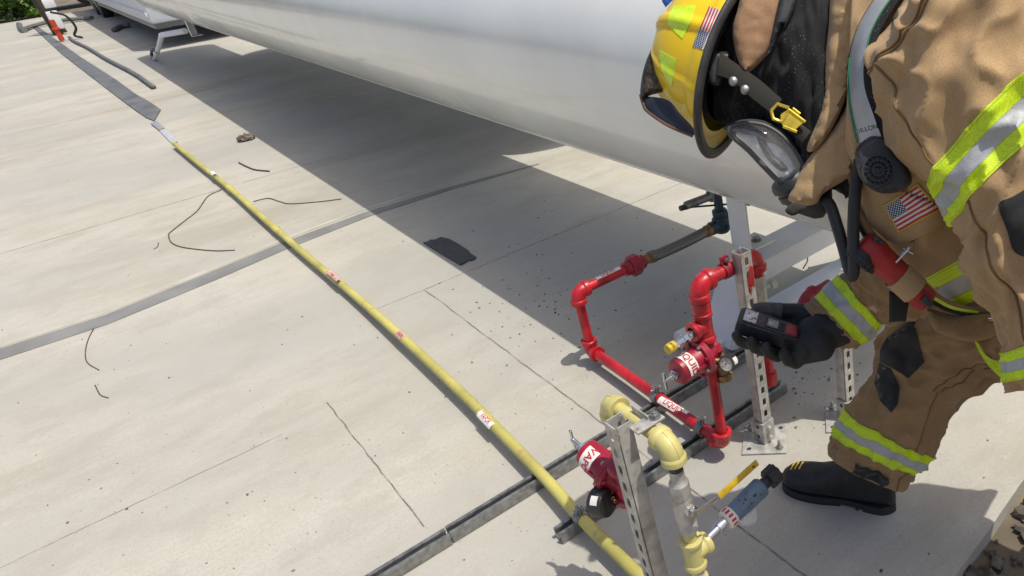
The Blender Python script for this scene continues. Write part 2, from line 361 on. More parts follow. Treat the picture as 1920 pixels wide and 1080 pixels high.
bm = bmesh.new(); pa = G(1274, 640, .055); lathe(bm, pa, (1, 0, 0), [(0, .036), (.004, .042), (.10, .042), (.16, .040)], 28); finish('end_tube', bm, M['framew'], fr, 35)
fr2 = thing('support_frame', 'white angle bar frame lying by the far end, beyond the shadow', 'frame', (1.3, 15.2, 0))
bm = bmesh.new(); a0 = G(290, 112); a1 = G(303, 66, .55); a2 = G(348, 58, .6); tube(bm, [a0, (a0 + a1) / 2 + Vector((.02, 0, .02)), a1], .030, 8); tube(bm, [a1, a2], .034, 8); finish('bar', bm, M['framew'], fr2, 35)
bm = bmesh.new(); tube(bm, [a0 + Vector((0, 0, .02)), G(284, 101, .05), G(287, 93, .2), a0.lerp(a1, .35)], .022, 6, per=4); finish('foot_loop', bm, M['dark'], fr2)

# ------------------------------------------------------------------ pipe fittings
def elbow(bm, c, d0, d1, r, rf, R=None, n=22):
    """90 degree fitting: centre c (pipe axes meet), open ends along d0 and d1"""
    c = Vector(c); d0 = Vector(d0).normalized(); d1 = Vector(d1).normalized(); R = R or rf * 1.15
    pts = [c + d0 * R * 1.25] + [c + d0 * R + d1 * R - (d1 * math.cos(t) + d0 * math.sin(t)) * R for t in [PI / 2 * k / 10 for k in range(11)]] + [c + d1 * R * 1.25]
    tube(bm, pts, rf, n)
    for d in (d0, d1): lathe(bm, c + d * R * 1.0, d, [(-.004, rf * .98), (0, rf * 1.13), (.003, rf * 1.17), (rf * .62, rf * 1.17), (rf * .68, rf * 1.10), (rf * .68, r)], n, cap=False)
def tee(bm, c, d, s, r, rf):
    c = Vector(c); d = Vector(d).normalized(); s = Vector(s).normalized(); Lh = rf * 1.55
    cyl(bm, c - d * Lh, c + d * Lh, rf, 22)
    for q in (d, -d, s): lathe(bm, c + q * Lh * .85, q, [(-.004, rf * .98), (0, rf * 1.14), (.003, rf * 1.18), (rf * .5, rf * 1.18), (rf * .58, rf * 1.1), (rf * .58, r)], 22, cap=False)
    cyl(bm, c, c + s * Lh, rf, 22)
def regulator(parent, c, ax, txt, up, port, mt='redreg', R=.060, size=.026, tsc=True, xs=1.0, rotl=0):
    """diaphragm regulator: bonnet along ax from flange centre c, body behind, ports along port"""
    c = Vector(c); ax = Vector(ax).normalized(); port = Vector(port).normalized()
    bm = bmesh.new(); lathe(bm, c, ax, [(-.012, R * .93), (-.010, R), (-.001, R), (-.001, R * .985), (.001, R * .985), (.001, R), (.010, R), (.012, R * .94), (.012, R * .80)], 40)
    finish('flange', bm, M[mt], parent, 35)
    a, b, _ = frame(ax)
    for k in range(8):
        t = 2 * PI * (k + .5) / 8; bm = bmesh.new(); p = c + (a * math.cos(t) + b * math.sin(t)) * R * .87
        bolt(bm, p + ax * .011, ax, .0055, .006); bolt(bm, p - ax * .011, -ax, .0055, .006, washer=False); finish('flange_bolt', bm, M['galv'] if k % 2 else M[mt], parent, 30)
    bm = bmesh.new(); lathe(bm, c, ax, [(.010, R * .80), (.022, R * .76), (.034, R * .72), (.085, R * .68), (.092, R * .65), (.095, R * .58), (.096, .012)], 36)
    for s_ in (-1, 1): box(bm, c + ax * .03 + a * s_ * R * .76, .006, .010, .05, (a, b, ax), bev=.002)
    bn = finish('bonnet', bm, M[mt], parent, 35)
    bm = bmesh.new(); lathe(bm, c, -ax, [(.010, R * .75), (.022, R * .62), (.04, R * .55), (.055, R * .5)], 26); lathe(bm, c - ax * .038, port, [(-.062, .026), (-.056, .030), (-.04, .030), (-.036, .024), (.036, .024), (.04, .030), (.056, .030), (.062, .026)], 26)
    lathe(bm, c - ax * .05, -ax, [(0, .031), (.012, .033), (.02, .033), (.024, .029)], 8); finish('body', bm, M[mt], parent, 38)
    # wrapped label
    fn = on_cyl(c + ax * .060, ax, up, R * .70); bm = bmesh.new(); wv = .036; span = R * .70 * 2.2
    g = [[bm.verts.new(fn(-wv / 2 + wv * i / 6, -span / 2 + span * j / 20, .0012)) for j in range(21)] for i in range(7)]
    for i in range(6):
        for j in range(20): bm.faces.new((g[i][j], g[i + 1][j], g[i + 1][j + 1], g[i][j + 1]))
    sgn = -1 if rotl else 1
    text_mesh(bm, txt, size, lambda x, y: fn(-y * sgn, x * sgn, .002), 1, xs)
    finish('label', bm, [M['label'], M['letter']], bn, 180)
    if tsc:
        bm = bmesh.new(); e = c + ax * .096; lathe(bm, e, ax, [(0, .015), (.010, .015), (.011, .012)], 6); cyl(bm, e, e + ax * .050, .006, 12, bev=.001)
        lathe(bm, e + ax * .012, ax, [(0, .011), (.007, .011)], 6)
        cr = Vector((0, 0, 1)) if abs(ax.z) < .5 else Vector((1, 0, 0)); cyl(bm, e + ax * .046 - cr * .030, e + ax * .046 + cr * .030, .0042, 10, bev=.001)
        finish('adjusting_screw', bm, M['chrome'], parent, 35)
def gauge(parent, c, ax, r, stem_to, face=True):
    c = Vector(c); ax = Vector(ax).normalized()   # ax = direction the dial faces
    g = thing('pressure_gauge', None, None) if False else None
    bm = bmesh.new(); lathe(bm, c, -ax, [(.000, r * .90), (-.004, r * .92), (-.005, r), (.004, r * 1.03), (.028, r * 1.0), (.033, r * .93), (.034, r * .6)], 36); cs = finish('gauge_case', bm, M['plastic'], parent, 35)
    bm = bmesh.new(); lathe(bm, c + ax * .0012, ax, [(0, r * .90), (.0008, r * .90)], 36); finish('dial', bm, M['dial'], cs, 30)
    bm = bmesh.new(); a, b, _ = frame(ax, (0, 0, 1))
    for k in range(21):
        t = math.radians(-45 + 270 * k / 20); q = a * math.cos(t) + b * math.sin(t); L = .12 if k % 5 == 0 else .06
        box(bm, c + ax * .0024 + q * r * (.80 - L / 2), r * L, r * .025, .0004, (q, ax.cross(q), ax))
    for k in range(5):
        t = math.radians(-45 + 270 * k / 4); q = a * math.cos(t) + b * math.sin(t); o_ = c + ax * .0026 + q * r * .55
        text_mesh(bm, str(k * 25), r * .2, lambda x, y: o_ - a * x + b * y)
    q = (a * .5 + b * .85).normalized(); box(bm, c + ax * .0030 + q * r * .22, r * .75, r * .04, .0006, (q, ax.cross(q), ax)); cyl(bm, c + ax * .002, c + ax * .004, r * .08, 12)
    finish('pointer', bm, M['letk'], cs, 30)
    bm = bmesh.new(); s0 = c - ax * .018; s1 = Vector(stem_to); cyl(bm, s0 + (s1 - s0) * .5, s1, .008, 10); lathe(bm, s0 + (s1 - s0) * .75, s1 - s0, [(0, .011), (.012, .011)], 6); finish('stem', bm, M['brass'], cs, 30)
    bm = bmesh.new(); fn = on_cyl(c - ax * .016, ax, Vector((.1, -1, .5)), r * 1.02); gg = [[bm.verts.new(fn(-.010 + .020 * i / 3, -.011 + .022 * j / 5, .0008)) for j in range(6)] for i in range(4)]
    for i in range(3):
        for j in range(5): bm.faces.new((gg[i][j], gg[i + 1][j], gg[i + 1][j + 1], gg[i][j + 1]))
    finish('sticker', bm, M['label'], cs, 180)
    return cs
M['dial'] = mat('dial_face', (.72, .71, .66), .35, var=.03, coat=.6)
def clamp(parent, c, ax, r, mt='galv'):
    """two-piece strut clamp round a pipe with a bolt through its ears"""
    c = Vector(c); bm = bmesh.new(); X, Y, _ = frame(ax, (0, 0, 1)); ax = Vector(ax).normalized(); up = Vector((0, 0, 1)); sd_ = ax.cross(up).normalized()
    for w0 in (-1, 1):
        pts = []
        for k in range(11):
            t = math.radians(8 + 164 * k / 10); pts.append(c + up * math.cos(t) * (r + .003) + sd_ * math.sin(t) * (r + .003) * w0)
        pts = [pts[0] + up * .022] + pts
        for i in range(len(pts) - 1):
            d = pts[i + 1] - pts[i]; box(bm, (pts[i] + pts[i + 1]) / 2, .028, .0035, d.length * 1.06, (ax, d.cross(ax), d))
    cl = finish('pipe_clamp', bm, M[mt], parent, 30)
    bm = bmesh.new(); p = c + up * (r + .016); cyl(bm, p - sd_ * .020, p + sd_ * .020, .0038, 10); lathe(bm, p + sd_ * .010, sd_, [(0, .008), (.006, .008)], 6); lathe(bm, p - sd_ * .014, sd_, [(0, .008), (.005, .008)], 6); finish('clamp_bolt', bm, M['galv'], cl, 30)

# ------------------------------------------------------------------ strut channels
def slotted(name, parent, org, L, W, X, Y, T, m, slots=True, first=.028, pitch=.047, th=.0028):
    """flat slotted plate: X along length, Y across, T = outward normal; org = centre of one end"""
    c = bpy.data.curves.new('c', 'CURVE'); c.dimensions = '2D'; c.fill_mode = 'BOTH'; c.extrude = th / 2
    def sp(pts):
        s = c.splines.new('POLY'); s.points.add(len(pts) - 1)
        for q, p in zip(s.points, pts): q.co = (p[0], p[1], 0, 1)
        s.use_cyclic_u = True
    sp([(0, -W / 2), (L, -W / 2), (L, W / 2), (0, W / 2)])
    x = first
    while slots and x < L - .03:
        a_, b2 = .0135, .007; pts = []
        for k in range(24):
            t = 2 * PI * k / 24; ct, st = math.cos(t), math.sin(t)
            pts.append((x + a_ * math.copysign(abs(ct) ** .55, ct), b2 * math.copysign(abs(st) ** .55, st)))
        sp(pts); x += pitch
    o = bpy.data.objects.new('c', c); scn.collection.objects.link(o); dg = bpy.context.evaluated_depsgraph_get()
    me = bpy.data.meshes.new_from_object(o.evaluated_get(dg)); bm = bmesh.new(); bm.from_mesh(me)
    X, Y, T = Vector(X), Vector(Y), Vector(T); org = Vector(org)
    for v in bm.verts: v.co = org + X * v.co.x + Y * v.co.y + T * v.co.z
    bpy.data.objects.remove(o); bpy.data.curves.remove(c); bpy.data.meshes.remove(me)
    return bm
def channel(parent, base_, hgt, web, m='galvd', W=.041, dp=.041, up=(0, 0, 1), slots=True, name='channel', first=.028):
    web = Vector(web); up = Vector(up); s = up.cross(web).normalized(); b0 = Vector(base_); top = b0 + up * hgt
    bm = slotted(name, parent, top + web * (dp / 2 - .0014), hgt, W, -up, s, web, m, slots, first)
    for q in (-1, 1):
        box(bm, b0 + up * hgt / 2 + s * q * (W / 2 - .0014) - web * .0028, dp - .0056, .0028, hgt, (web, s, up), bev=.0009)
        box(bm, b0 + up * hgt / 2 + s * q * (W / 2 - .0060) - web * (dp / 2 - .0014), .0028, .0065, hgt, (web, s, up))
        box(bm, b0 + up * hgt / 2 + s * q * (W / 2 - .0105) - web * (dp / 2 - .0055), .0070, .0025, hgt, (web, s, up))
    return finish(name, bm, M[m], parent, 30)
def base_plate(parent, c, rot, sz=.15):
    c = Vector(c); X = Vector((math.cos(rot), math.sin(rot), 0)); Y = Vector((-math.sin(rot), math.cos(rot), 0))
    bm = bmesh.new(); box(bm, c + Vector((0, 0, .0045)), sz, sz, .006, (X, Y, (0, 0, 1)), bev=.002); pl = finish('base_plate', bm, M['galvd'], parent, 30)
    for sx, sy in ((-1, -1), (1, 1)):
        bm = bmesh.new(); bolt(bm, c + X * sx * sz * .34 + Y * sy * sz * .34 + Vector((0, 0, .0075)), (0, 0, 1), .010, .009, stud=.022); finish('anchor_bolt', bm, M['galv'], pl, 30)
    for sx, sy in ((1, -1), (-1, 1)):
        bm = bmesh.new(); p = c + X * sx * sz * .34 + Y * sy * sz * .34 + Vector((0, 0, .0076)); tube(bm, [p + Vector((math.cos(t) * .009, math.sin(t) * .009, 0)) for t in [2 * PI * k / 16 for k in range(17)]], .0014, 5); cyl(bm, p - Vector((0, 0, .0005)), p + Vector((0, 0, .0004)), .008, 16, mi=1); finish('bolt_hole', bm, [M['galvd'], M['dark']], pl, 30)
    bm = bmesh.new(); h = .085
    for ax_, q in (((1, 0, 0), -1), ((0, 1, 0), -1), ((1, 0, 0), 1), ((0, 1, 0), 1)):
        n_ = Vector(ax_); s_ = Vector((-n_.y, n_.x, 0)); box(bm, c + n_ * q * .0235 + Vector((0, 0, .0075 + h / 2)), .0045, .046 if ax_[0] else .050, h, (n_, s_, (0, 0, 1)), bev=.001)
    for z_ in (.028, .068):
        bolt(bm, c + Vector((0, -.0262, z_)), (0, -1, 0), .008, .007); cyl(bm, c + Vector((-.0270, 0, z_ + .004)), c + Vector((-.0255, 0, z_ + .004)), .007, 14, mi=1)
    finish('post_socket', bm, [M['galvd'], M['dark']], pl, 30)
def post(label, x, y, h, web, rot=.75, name='strut_post'):
    t = thing(name, label, 'metal post', (x, y, 0), 'slotted strut posts')
    channel(t, (x, y, .009), h - .009, web); base_plate(t, (x, y, 0), rot); return t
post('slotted grey post with red paint drips, just left of the gloved hand', 1.264, 1.565, .718, (0, -1, 0))
P2 = post('front slotted grey post between the vapor regulator and the yellow elbows', .562, 1.168, .735, (-1, 0, 0))
p3 = post('short slotted grey post seen beneath the outstretched sleeve', 1.525, 1.425, .40, (0, -1, 0))
# dribbled red paint on the near face of the first post
bm = bmesh.new(); c0 = Vector((1.262, 1.5435, 0))
for poly in ([(-.006, .612), (.0205, .598), (.0205, .664), (.012, .671), (.006, .660), (.006, .634), (-.002, .634), (-.004, .640)], [(.0, .612), (.006, .612), (.005, .580), (.003, .574), (.001, .582)]):
    prism(bm, [(x, z) for x, z in poly], 0, .0006, c0, ((1, 0, 0), (0, 0, 1), (0, -1, 0)))
finish('red_paint_drip', bm, M['red'], [o for o in bpy.data.objects if o.name == 'strut_post'][0], 30)

def rail(label, pts):
    t = thing('strut_rail', label, 'strut rail', (sum(p[0] for p in pts) / len(pts), pts[0][2], 0), 'strut rails bolted across the pad')
    for (x0, x1, y) in pts:
        bm = bmesh.new(); m_ = (x0 + x1) / 2; L = x1 - x0; W = .041; hh = .038
        box(bm, (m_, y, .0035), L, W, .0028, bev=.0008)
        for q in (-1, 1):
            box(bm, (m_, y + q * (W / 2 - .0014), hh / 2 + .005), L, .0028, hh, bev=.0008); box(bm, (m_, y + q * (W / 2 - .0060), hh + .0036), L, .0075, .0028, bev=.0008); box(bm, (m_, y + q * (W / 2 - .0098), hh - .001), L, .0022, .008)
        k = x0 + .09
        ch = finish('channel', bm, M['galv'], t, 30)
        while k < x1:
            bm = bmesh.new(); bolt(bm, (k, y, .006), (0, 0, 1), .009, .010, stud=.006); finish('rail_bolt', bm, M['galv'], ch, 30); k += .42
    return t
rail('long grey strut rail crossing the concrete under both the yellow and red pipes', [(-.60, .318, 1.975), (.322, 1.95, 1.978)])
rail('short grey strut rail clamped beneath the yellow pipe beside the front post', [(.548, 1.50, 1.712)])

# ------------------------------------------------------------------ red liquid line
RX, RY, ZP, ZT, pr, fr_ = 1.116, 1.600, .066, .660, .0205, .0280
rl = thing('liquid_pipe', 'red liquid pipe run with regulator, gauge and braided hose', 'pipework', (RX, 2.0, 0))
E1, E2 = Vector((1.141, 2.446, .335)), Vector((1.141, 2.446, ZP))
bm = bmesh.new(); tube(bm, [E2, Vector((1.135, 2.2, ZP)), Vector((1.119, 1.8, ZP)), Vector((RX, RY, ZP))], pr, 22); lp = finish('long_pipe', bm, M['red'], rl, 40)
bm = bmesh.new(); cyl(bm, E2, E1, pr * .95, 22); finish('riser_pipe', bm, M['red'], rl, 40)
for c_, a_, b_ in ((E1, (1, 0, 0), (0, 0, -1)), (E2, (0, 0, 1), (0, -1, 0)), (Vector((RX, RY, ZP)), (0, 1, 0), (0, 0, 1)), (Vector((RX, RY, ZT)), (0, 0, -1), (1, 0, 0)), (Vector((1.345, RY, ZT)), (-1, 0, 0), (0, 0, -1))):
    bm = bmesh.new(); elbow(bm, c_, a_, b_, pr, fr_); finish('elbow', bm, M['red'], rl, 40)
bm = bmesh.new(); cyl(bm, E1, (1.375, 2.446, .335), pr, 22); finish('top_pipe', bm, M['red'], rl, 40)
cyl_label('pipe_label', rl, 'LIQUID', (1.290, 2.446, .335), (1, 0, 0), (0, -.15, 1), pr, .115, .020, .021, .95)
bm = bmesh.new(); lathe(bm, (1.365, 2.446, .335), (1, 0, 0), [(0, .030), (.018, .031), (.022, .034), (.03, .034)], 8); lathe(bm, (1.392, 2.446, .335), (1, 0, 0), [(0, .040), (.004, .044), (.040, .044), (.044, .040)], 8, phase=.3); lathe(bm, (1.436, 2.446, .335), (1, 0, 0), [(0, .031), (.022, .030), (.026, .026)], 8); finish('union', bm, M['redreg'], rl, 28)
bm = bmesh.new(); lathe(bm, (1.460, 2.446, .335), (1, 0, 0), [(0, .021), (.03, .021), (.031, .025), (.042, .025), (.043, .021)], 20); finish('hose_nipple', bm, M['brass'], rl, 35); bm = bmesh.new(); lathe(bm, (1.775, 2.446, .333), (1, 0, 0), [(0, .023), (.02, .023), (.021, .027), (.04, .027), (.06, .024)], 20); finish('hose_nipple', bm, M['brass'], rl, 35)
def braid():
    m, t, b = nodes('steel_braid'); N = t.nodes; L = t.links; tc = N.new('ShaderNodeTexCoord'); mp = N.new('ShaderNodeMapping'); mp.inputs['Rotation'].default_value = (.8, 0, .8); L.new(tc.outputs['Object'], mp.inputs[0])
    w1 = N.new('ShaderNodeTexWave'); w1.inputs['Scale'].default_value = 55; w1.inputs['Distortion'].default_value = .5; L.new(mp.outputs[0], w1.inputs[0])
    mp2 = N.new('ShaderNodeMapping'); mp2.inputs['Rotation'].default_value = (-.8, 0, -.8); L.new(tc.outputs['Object'], mp2.inputs[0]); w2 = N.new('ShaderNodeTexWave'); w2.inputs['Scale'].default_value = 55; L.new(mp2.outputs[0], w2.inputs[0])
    x = N.new('ShaderNodeMath'); x.operation = 'MULTIPLY'; L.new(w1.outputs[1], x.inputs[0]); L.new(w2.outputs[1], x.inputs[1])
    cr = N.new('ShaderNodeMix'); cr.data_type = 'RGBA'; cr.inputs[6].default_value = (.13, .12, .115, 1); cr.inputs[7].default_value = (.48, .46, .43, 1); L.new(x.outputs[0], cr.inputs[0]); L.new(cr.outputs[2], b.inputs['Base Color'])
    b.inputs['Metallic'].default_value = .7; b.inputs['Roughness'].default_value = .45; bp = N.new('ShaderNodeBump'); bp.inputs['Strength'].default_value = .6; bp.inputs['Distance'].default_value = .001; L.new(x.outputs[0], bp.inputs['Height']); L.new(bp.outputs[0], b.inputs['Normal'])
    return m
M['braid'] = braid()
bm = bmesh.new(); tube(bm, [(1.50, 2.446, .335), (1.58, 2.446, .331), (1.68, 2.446, .330), (1.78, 2.446, .333)], .0235, 24, per=6); lathe(bm, (1.496, 2.446, .335), (1, 0, 0), [(0, .022), (.002, .027), (.022, .027), (.024, .024)], 24); finish('braided_hose', bm, M['braid'], rl, 40)
bm = bmesh.new(); cyl(bm, (RX, RY, ZP), (RX, RY, .40), pr * .86, 22); lathe(bm, (RX, RY, ZP + .035), (0, 0, 1), [(0, .035), (.010, .035), (.012, .030)], 6); finish('regulator_riser', bm, M['red'], rl, 40)
bm = bmesh.new(); cyl(bm, (RX, RY, .44), (RX, RY, ZT), pr * .86, 22); cyl(bm, (RX, RY, ZT), (1.345, RY, ZT), pr, 22); finish('upper_pipe', bm, M['red'], rl, 40)
bm = bmesh.new()
for z_ in (.592, .606): pass
lathe(bm, (RX, RY, .568), (0, 0, 1), [(0, .024), (.001, .029), (.030, .031), (.040, .031), (.041, .022)], 22); finish('coupling', bm, M['red'], rl, 35)
bm = bmesh.new(); tee(bm, (RX, RY, .520), (0, 0, 1), (-1, 0, 0), pr * .86, .026); finish('tee', bm, M['red'], rl, 38)
regulator(rl, (RX - .038, RY, .425), (-1, -.12, .02), 'LIQUID', Vector((-.1, -.75, 1)), (0, 0, 1), size=.030)
bm = bmesh.new(); a0 = Vector((RX - .040, RY - .003, .520)); cyl(bm, a0, a0 + Vector((-.030, -.006, 0)), .0135, 14); lathe(bm, a0 + Vector((-.028, 0, 0)), (-1, -.15, 0), [(0, .015), (.02, .015), (.021, .0125), (.05, .0125), (.051, .0145), (.056, .0145)], 6); rv = finish('relief_valve', bm, M['chrome'], rl, 30)
bm = bmesh.new(); lathe(bm, a0 + Vector((-.082, -.008, 0)), (-1, -.15, 0), [(0, .0150), (.022, .0158), (.028, .0150), (.029, .004)], 20); fn_ = on_cyl(a0 + Vector((-.096, -.010, 0)), (-1, -.15, 0), (-.2, -.8, 1), .0158); text_mesh(bm, 'REGO', .008, lambda x, y: fn_(y, x, .0004), 1); finish('vinyl_cap', bm, [M['capy'], M['letk']], rv, 35)
gauge(rl, (1.135, 1.545, .395), (-1, -.35, .25), .025, (1.112, 1.59, .405))
bm = bmesh.new(); cyl(bm, (1.150, 1.60, .395), (1.150, 1.585, .33), .020, 18); lathe(bm, (1.150, 1.585, .335), (0, -.2, -1), [(0, .021), (.001, .026), (.022, .026)], 20); finish('drain_cup', bm, M['brass'], rl, 35)
bm = bmesh.new(); cyl(bm, (1.345, RY, ZT), (1.345, RY, .58), pr, 20); cyl(bm, (1.345, RY, .50), (1.345, RY, .20), pr * .85, 20); lathe(bm, (1.345, RY, .175), (0, 0, 1), [(0, .022), (.003, .026), (.045, .026), (.047, .02)], 20); finish('drop_leg', bm, M['red'], rl, 38)
bm = bmesh.new(); cyl(bm, (1.345, RY, .590), (1.345, RY, .49), .024, 8, bev=.003); cyl(bm, (1.345, RY, .54), (1.395, RY - .01, .54), .008, 10); lathe(bm, (1.385, RY - .01, .54), (1, -.2, 0), [(0, .014), (.018, .016)], 6); finish('shutoff_valve', bm, M['galvd'], rl, 30)
clamp(rl, (1.126, 1.978, ZP), (0, 1, 0), pr); clamp(rl, (1.118, 1.712, ZP), (0, 1, 0), pr)
clamp(rl, (1.225, RY, ZT), (1, 0, 0), pr, 'redreg')
cyl_label('pipe_label', rl, 'LIQUID', (1.1215, 1.868, ZP), (.035, -1, 0), (-.35, -.1, 1), pr, .150, .032, .026, 1.15)

# ------------------------------------------------------------------ yellow vapor line along the ground
yl = thing('vapor_pipe', 'long pale yellow pipe running down the pad to its end', 'pipework', (.62, 4, 0))
ypx = [(1215, 1095), (1090, 972), (1029, 904), (950, 822), (869, 740), (760, 638), (660, 550), (580, 484), (500, 415), (432, 354), (370, 305), (326, 269)]
ypt = [G(u, v, .060 if i < 6 else .045) for i, (u, v) in enumerate(ypx)]
bm = bmesh.new(); tube(bm, ypt, .0185, 22, per=5); yp = finish('pipe', bm, M['yelg'], yl, 40)
clamp(yl, G(1090, 972, .060), ypt[0] - ypt[2], .0185)
def arc_label(name, u, v, txt, length, size, width, m='label'):
    c_ = G(u, v, .060); i = min(range(len(ypt) - 1), key=lambda k: (ypt[k] - c_).length); d = (ypt[max(i - 1, 0)] - ypt[min(i + 1, len(ypt) - 1)]).normalized()
    cyl_label(name, yl, txt, c_, d, (-.25, -.45, 1), .0185, length, width, size, .85, lm=m)
M['stain'] = mat('smudged_label', (.60, .40, .34), .6, var=.2, scale=60, wear=((.40, .12, .14), .52, 90))
arc_label('pipe_label', 915, 791, 'VAPOR', .115, .026, .036)
arc_label('pipe_label', 754, 633, 'VAPOR', .08, .020, .030, 'stain'); arc_label('pipe_label', 628, 521, 'VAPOR', .18, .014, .026, 'stain'); arc_label('pipe_label', 402, 328, ' ', .10, .02, .036, 'label')
for (u, v) in ((432, 354), (516, 428)):
    c_ = G(u, v, .045); bm = bmesh.new(); lathe(bm, c_, ypt[6] - ypt[8], [(-.03, .0185), (-.028, .0225), (.028, .0225), (.03, .0185)], 22); finish('coupling', bm, M['yelg'], yl, 35)

# ------------------------------------------------------------------ yellow upright assembly by the front post
ya = thing('vapor_riser', 'pale yellow elbows and valve stack beside the front post', 'pipework', (.605, 1.15, 0))
BX, BZ = .612, .695; ya0, ya1 = 1.290, 1.062; yr, yf = .0158, .0235
bm = bmesh.new(); cyl(bm, (BX, ya0, BZ), (BX, ya1, BZ), yr, 22); finish('bar_pipe', bm, M['yel'], ya, 40)
for c_, a_, b_ in ((Vector((BX, ya0, BZ)), (0, -1, 0), (0, 0, -1)), (Vector((BX, ya1, BZ)), (0, 1, 0), (0, 0, -1))):
    bm = bmesh.new(); elbow(bm, c_, a_, b_, yr, yf, n=26)
    tube(bm, [c_ + Vector(a_) * .027 + Vector(b_) * .027 - (Vector(b_) * math.cos(t) + Vector(a_) * math.sin(t)) * (.027 + yf) for t in [PI / 2 * k / 10 for k in range(11)]], .0014, 6); finish('elbow', bm, M['yel'], ya, 40)
bm = bmesh.new(); cyl(bm, (BX, ya0, BZ), (BX, ya0, .10), yr, 22); cyl(bm, (BX, ya0, .10), (BX, ya0, .07), .022, 22, bev=.004); finish('rear_riser', bm, M['yel'], ya, 40)
# bracket plate between post and bar
bm = bmesh.new(); box(bm, (BX - .002, 1.135, BZ + yr + .006), .070, .034, .005, bev=.0015); box(bm, (BX + .005, 1.168, BZ - .002), .004, .06, .07, bev=.001); finish('bracket', bm, M['galvd'], ya, 30)
bm = bmesh.new(); bolt(bm, (BX + .018, 1.135, BZ + yr + .0085), (0, 0, 1), .010, .009, stud=.006); finish('bracket_bolt', bm, M['galv'], ya, 30)
vx, vy = BX, ya1
bm = bmesh.new(); cyl(bm, (vx, vy, .665), (vx, vy, .605), .0148, 20, mi=1); lathe(bm, (vx, vy, .455), (0, 0, 1), [(0, .019), (.002, .0215), (.022, .0215), (.026, .0195), (.040, .023), (.085, .023), (.100, .0195), (.104, .0215), (.140, .0215), (.145, .018), (.150, .0158), (.175, .0155)], 24)
lathe(bm, (vx, vy - .020, .530), (0, -1, 0), [(0, .014), (.012, .014), (.013, .009), (.022, .009)], 6); fb = finish('ball_valve', bm, [M['galvd'], M['dark']], ya, 32)
bm = bmesh.new(); s0 = Vector((vx - .002, vy - .042, .533)); e0 = Vector((vx + .055, vy - .050, .540)); e1 = Vector((vx + .165, vy - .058, .566))
lathe(bm, s0 + Vector((0, .006, 0)), (0, -1, 0), [(0, .009), (.008, .009)], 6); lathe(bm, s0 + Vector((0, .008, 0)), (0, -1, 0), [(0, .014), (.003, .014)], 20)
d_ = e0 - s0; box(bm, (s0 + e0) / 2, d_.length, .013, .003, (d_, d_.cross(Vector((0, 1, 0))), (0, 1, 0)), bev=.001); hd = finish('valve_handle', bm, M['chrome'], fb, 30)
bm = bmesh.new(); d_ = e1 - e0; X_ = d_.normalized(); Z_ = Vector((0, -1, .25)).normalized(); Y_ = Z_.cross(X_).normalized(); box(bm, (e0 + e1) / 2 + X_ * .004, d_.length, .015, .006, (X_, Y_, X_.cross(Y_)), bev=.0025)
M['grip'] = mat('yellow_grip', (.55, .36, .02), .42, var=.15, scale=60, bump=.4, bscale=200); mm = (e0 + e1) / 2; Nn = X_.cross(Y_).normalized()
if (CAM - mm).dot(Nn) < 0: Nn = -Nn
cyl(bm, e1 - X_ * .010 + Nn * .0025, e1 - X_ * .010 + Nn * .0034, .003, 12, mi=1)
finish('grip', bm, [M['grip'], M['dark'], M['grip']], hd, 35)
bm = bmesh.new(); cyl(bm, (vx, vy, .46), (vx, vy, .20), yr * .98, 22); lathe(bm, (vx, vy, .285), (0, 0, 1), [(0, .020), (.003, .0235), (.020, .0235), (.024, .020)], 22); finish('riser_pipe', bm, M['yel'], ya, 38)
cyl_label('pipe_label', ya, 'VAPOR', (vx, vy, .272), (0, 0, -1), (.1, -1, .2), yr, .11, .030, .026, .9)
bm = bmesh.new(); tee(bm, (vx, vy, .385), (0, 0, 1), (1, 0, 0), yr, .0225); finish('tee', bm, M['yel'], ya, 38)
# side branch: nipple, coupling, sight device
bx = lambda s: Vector((vx + s, vy, .385 + s * .18)); bd = Vector((1, 0, .18)).normalized()
bm = bmesh.new(); lathe(bm, bx(.035), bd, [(0, .0115), (.04, .0115), (.041, .016), (.054, .016), (.055, .013), (.07, .013)], 20); finish('side_nipple', bm, M['chrome'], ya, 32)
bm = bmesh.new(); lathe(bm, bx(.098), bd, [(0, .020), (.003, .024), (.022, .024), (.026, .020)], 20); f2 = on_cyl(bx(.110), bd, (-.1, -.7, 1), .0243)
for k in range(5):
    vs = [bm.verts.new(f2(x_, .012 * (k - 2) + y_, .0004)) for x_, y_ in ((-.007, -.003), (.006, -.004), (.007, .002), (-.005, .003))]; bm.faces.new(vs).material_index = 1
finish('coupling_ring', bm, [M['label'], M['letter']], ya, 35)
bm = bmesh.new(); lathe(bm, bx(.120), bd, [(0, .019), (.008, .023), (.080, .025), (.095, .025), (.10, .021)], 24); cyl(bm, bx(.11), bx(.185), .012, 14); f3 = on_cyl(bx(.175), bd, (-.1, -.8, 1), .0248)
for k in range(14):
    x0, y0, s_ = random.uniform(-.03, .03), random.uniform(-.018, .018), random.uniform(.0012, .0032); bm.faces.new([bm.verts.new(f3(x0 + s_ * x_, y0 + s_ * y_, .0006)) for x_, y_ in ((-1, -.6), (.9, -1), (1.1, .5), (-.3, 1))]).material_index = 1
finish('sensor_body', bm, [M['blue'], M['letk']], ya, 35)
def glass(name, col=(.85, .88, .88), rough=.05, alpha=.32):
    m, t, b = nodes(name); b.inputs['Base Color'].default_value = (*col, 1); b.inputs['Roughness'].default_value = rough; b.inputs['Alpha'].default_value = alpha; b.inputs['Specular IOR Level'].default_value = .8; b.inputs['Coat Weight'].default_value = .6; return m
M['clear'] = glass('clear_plastic')
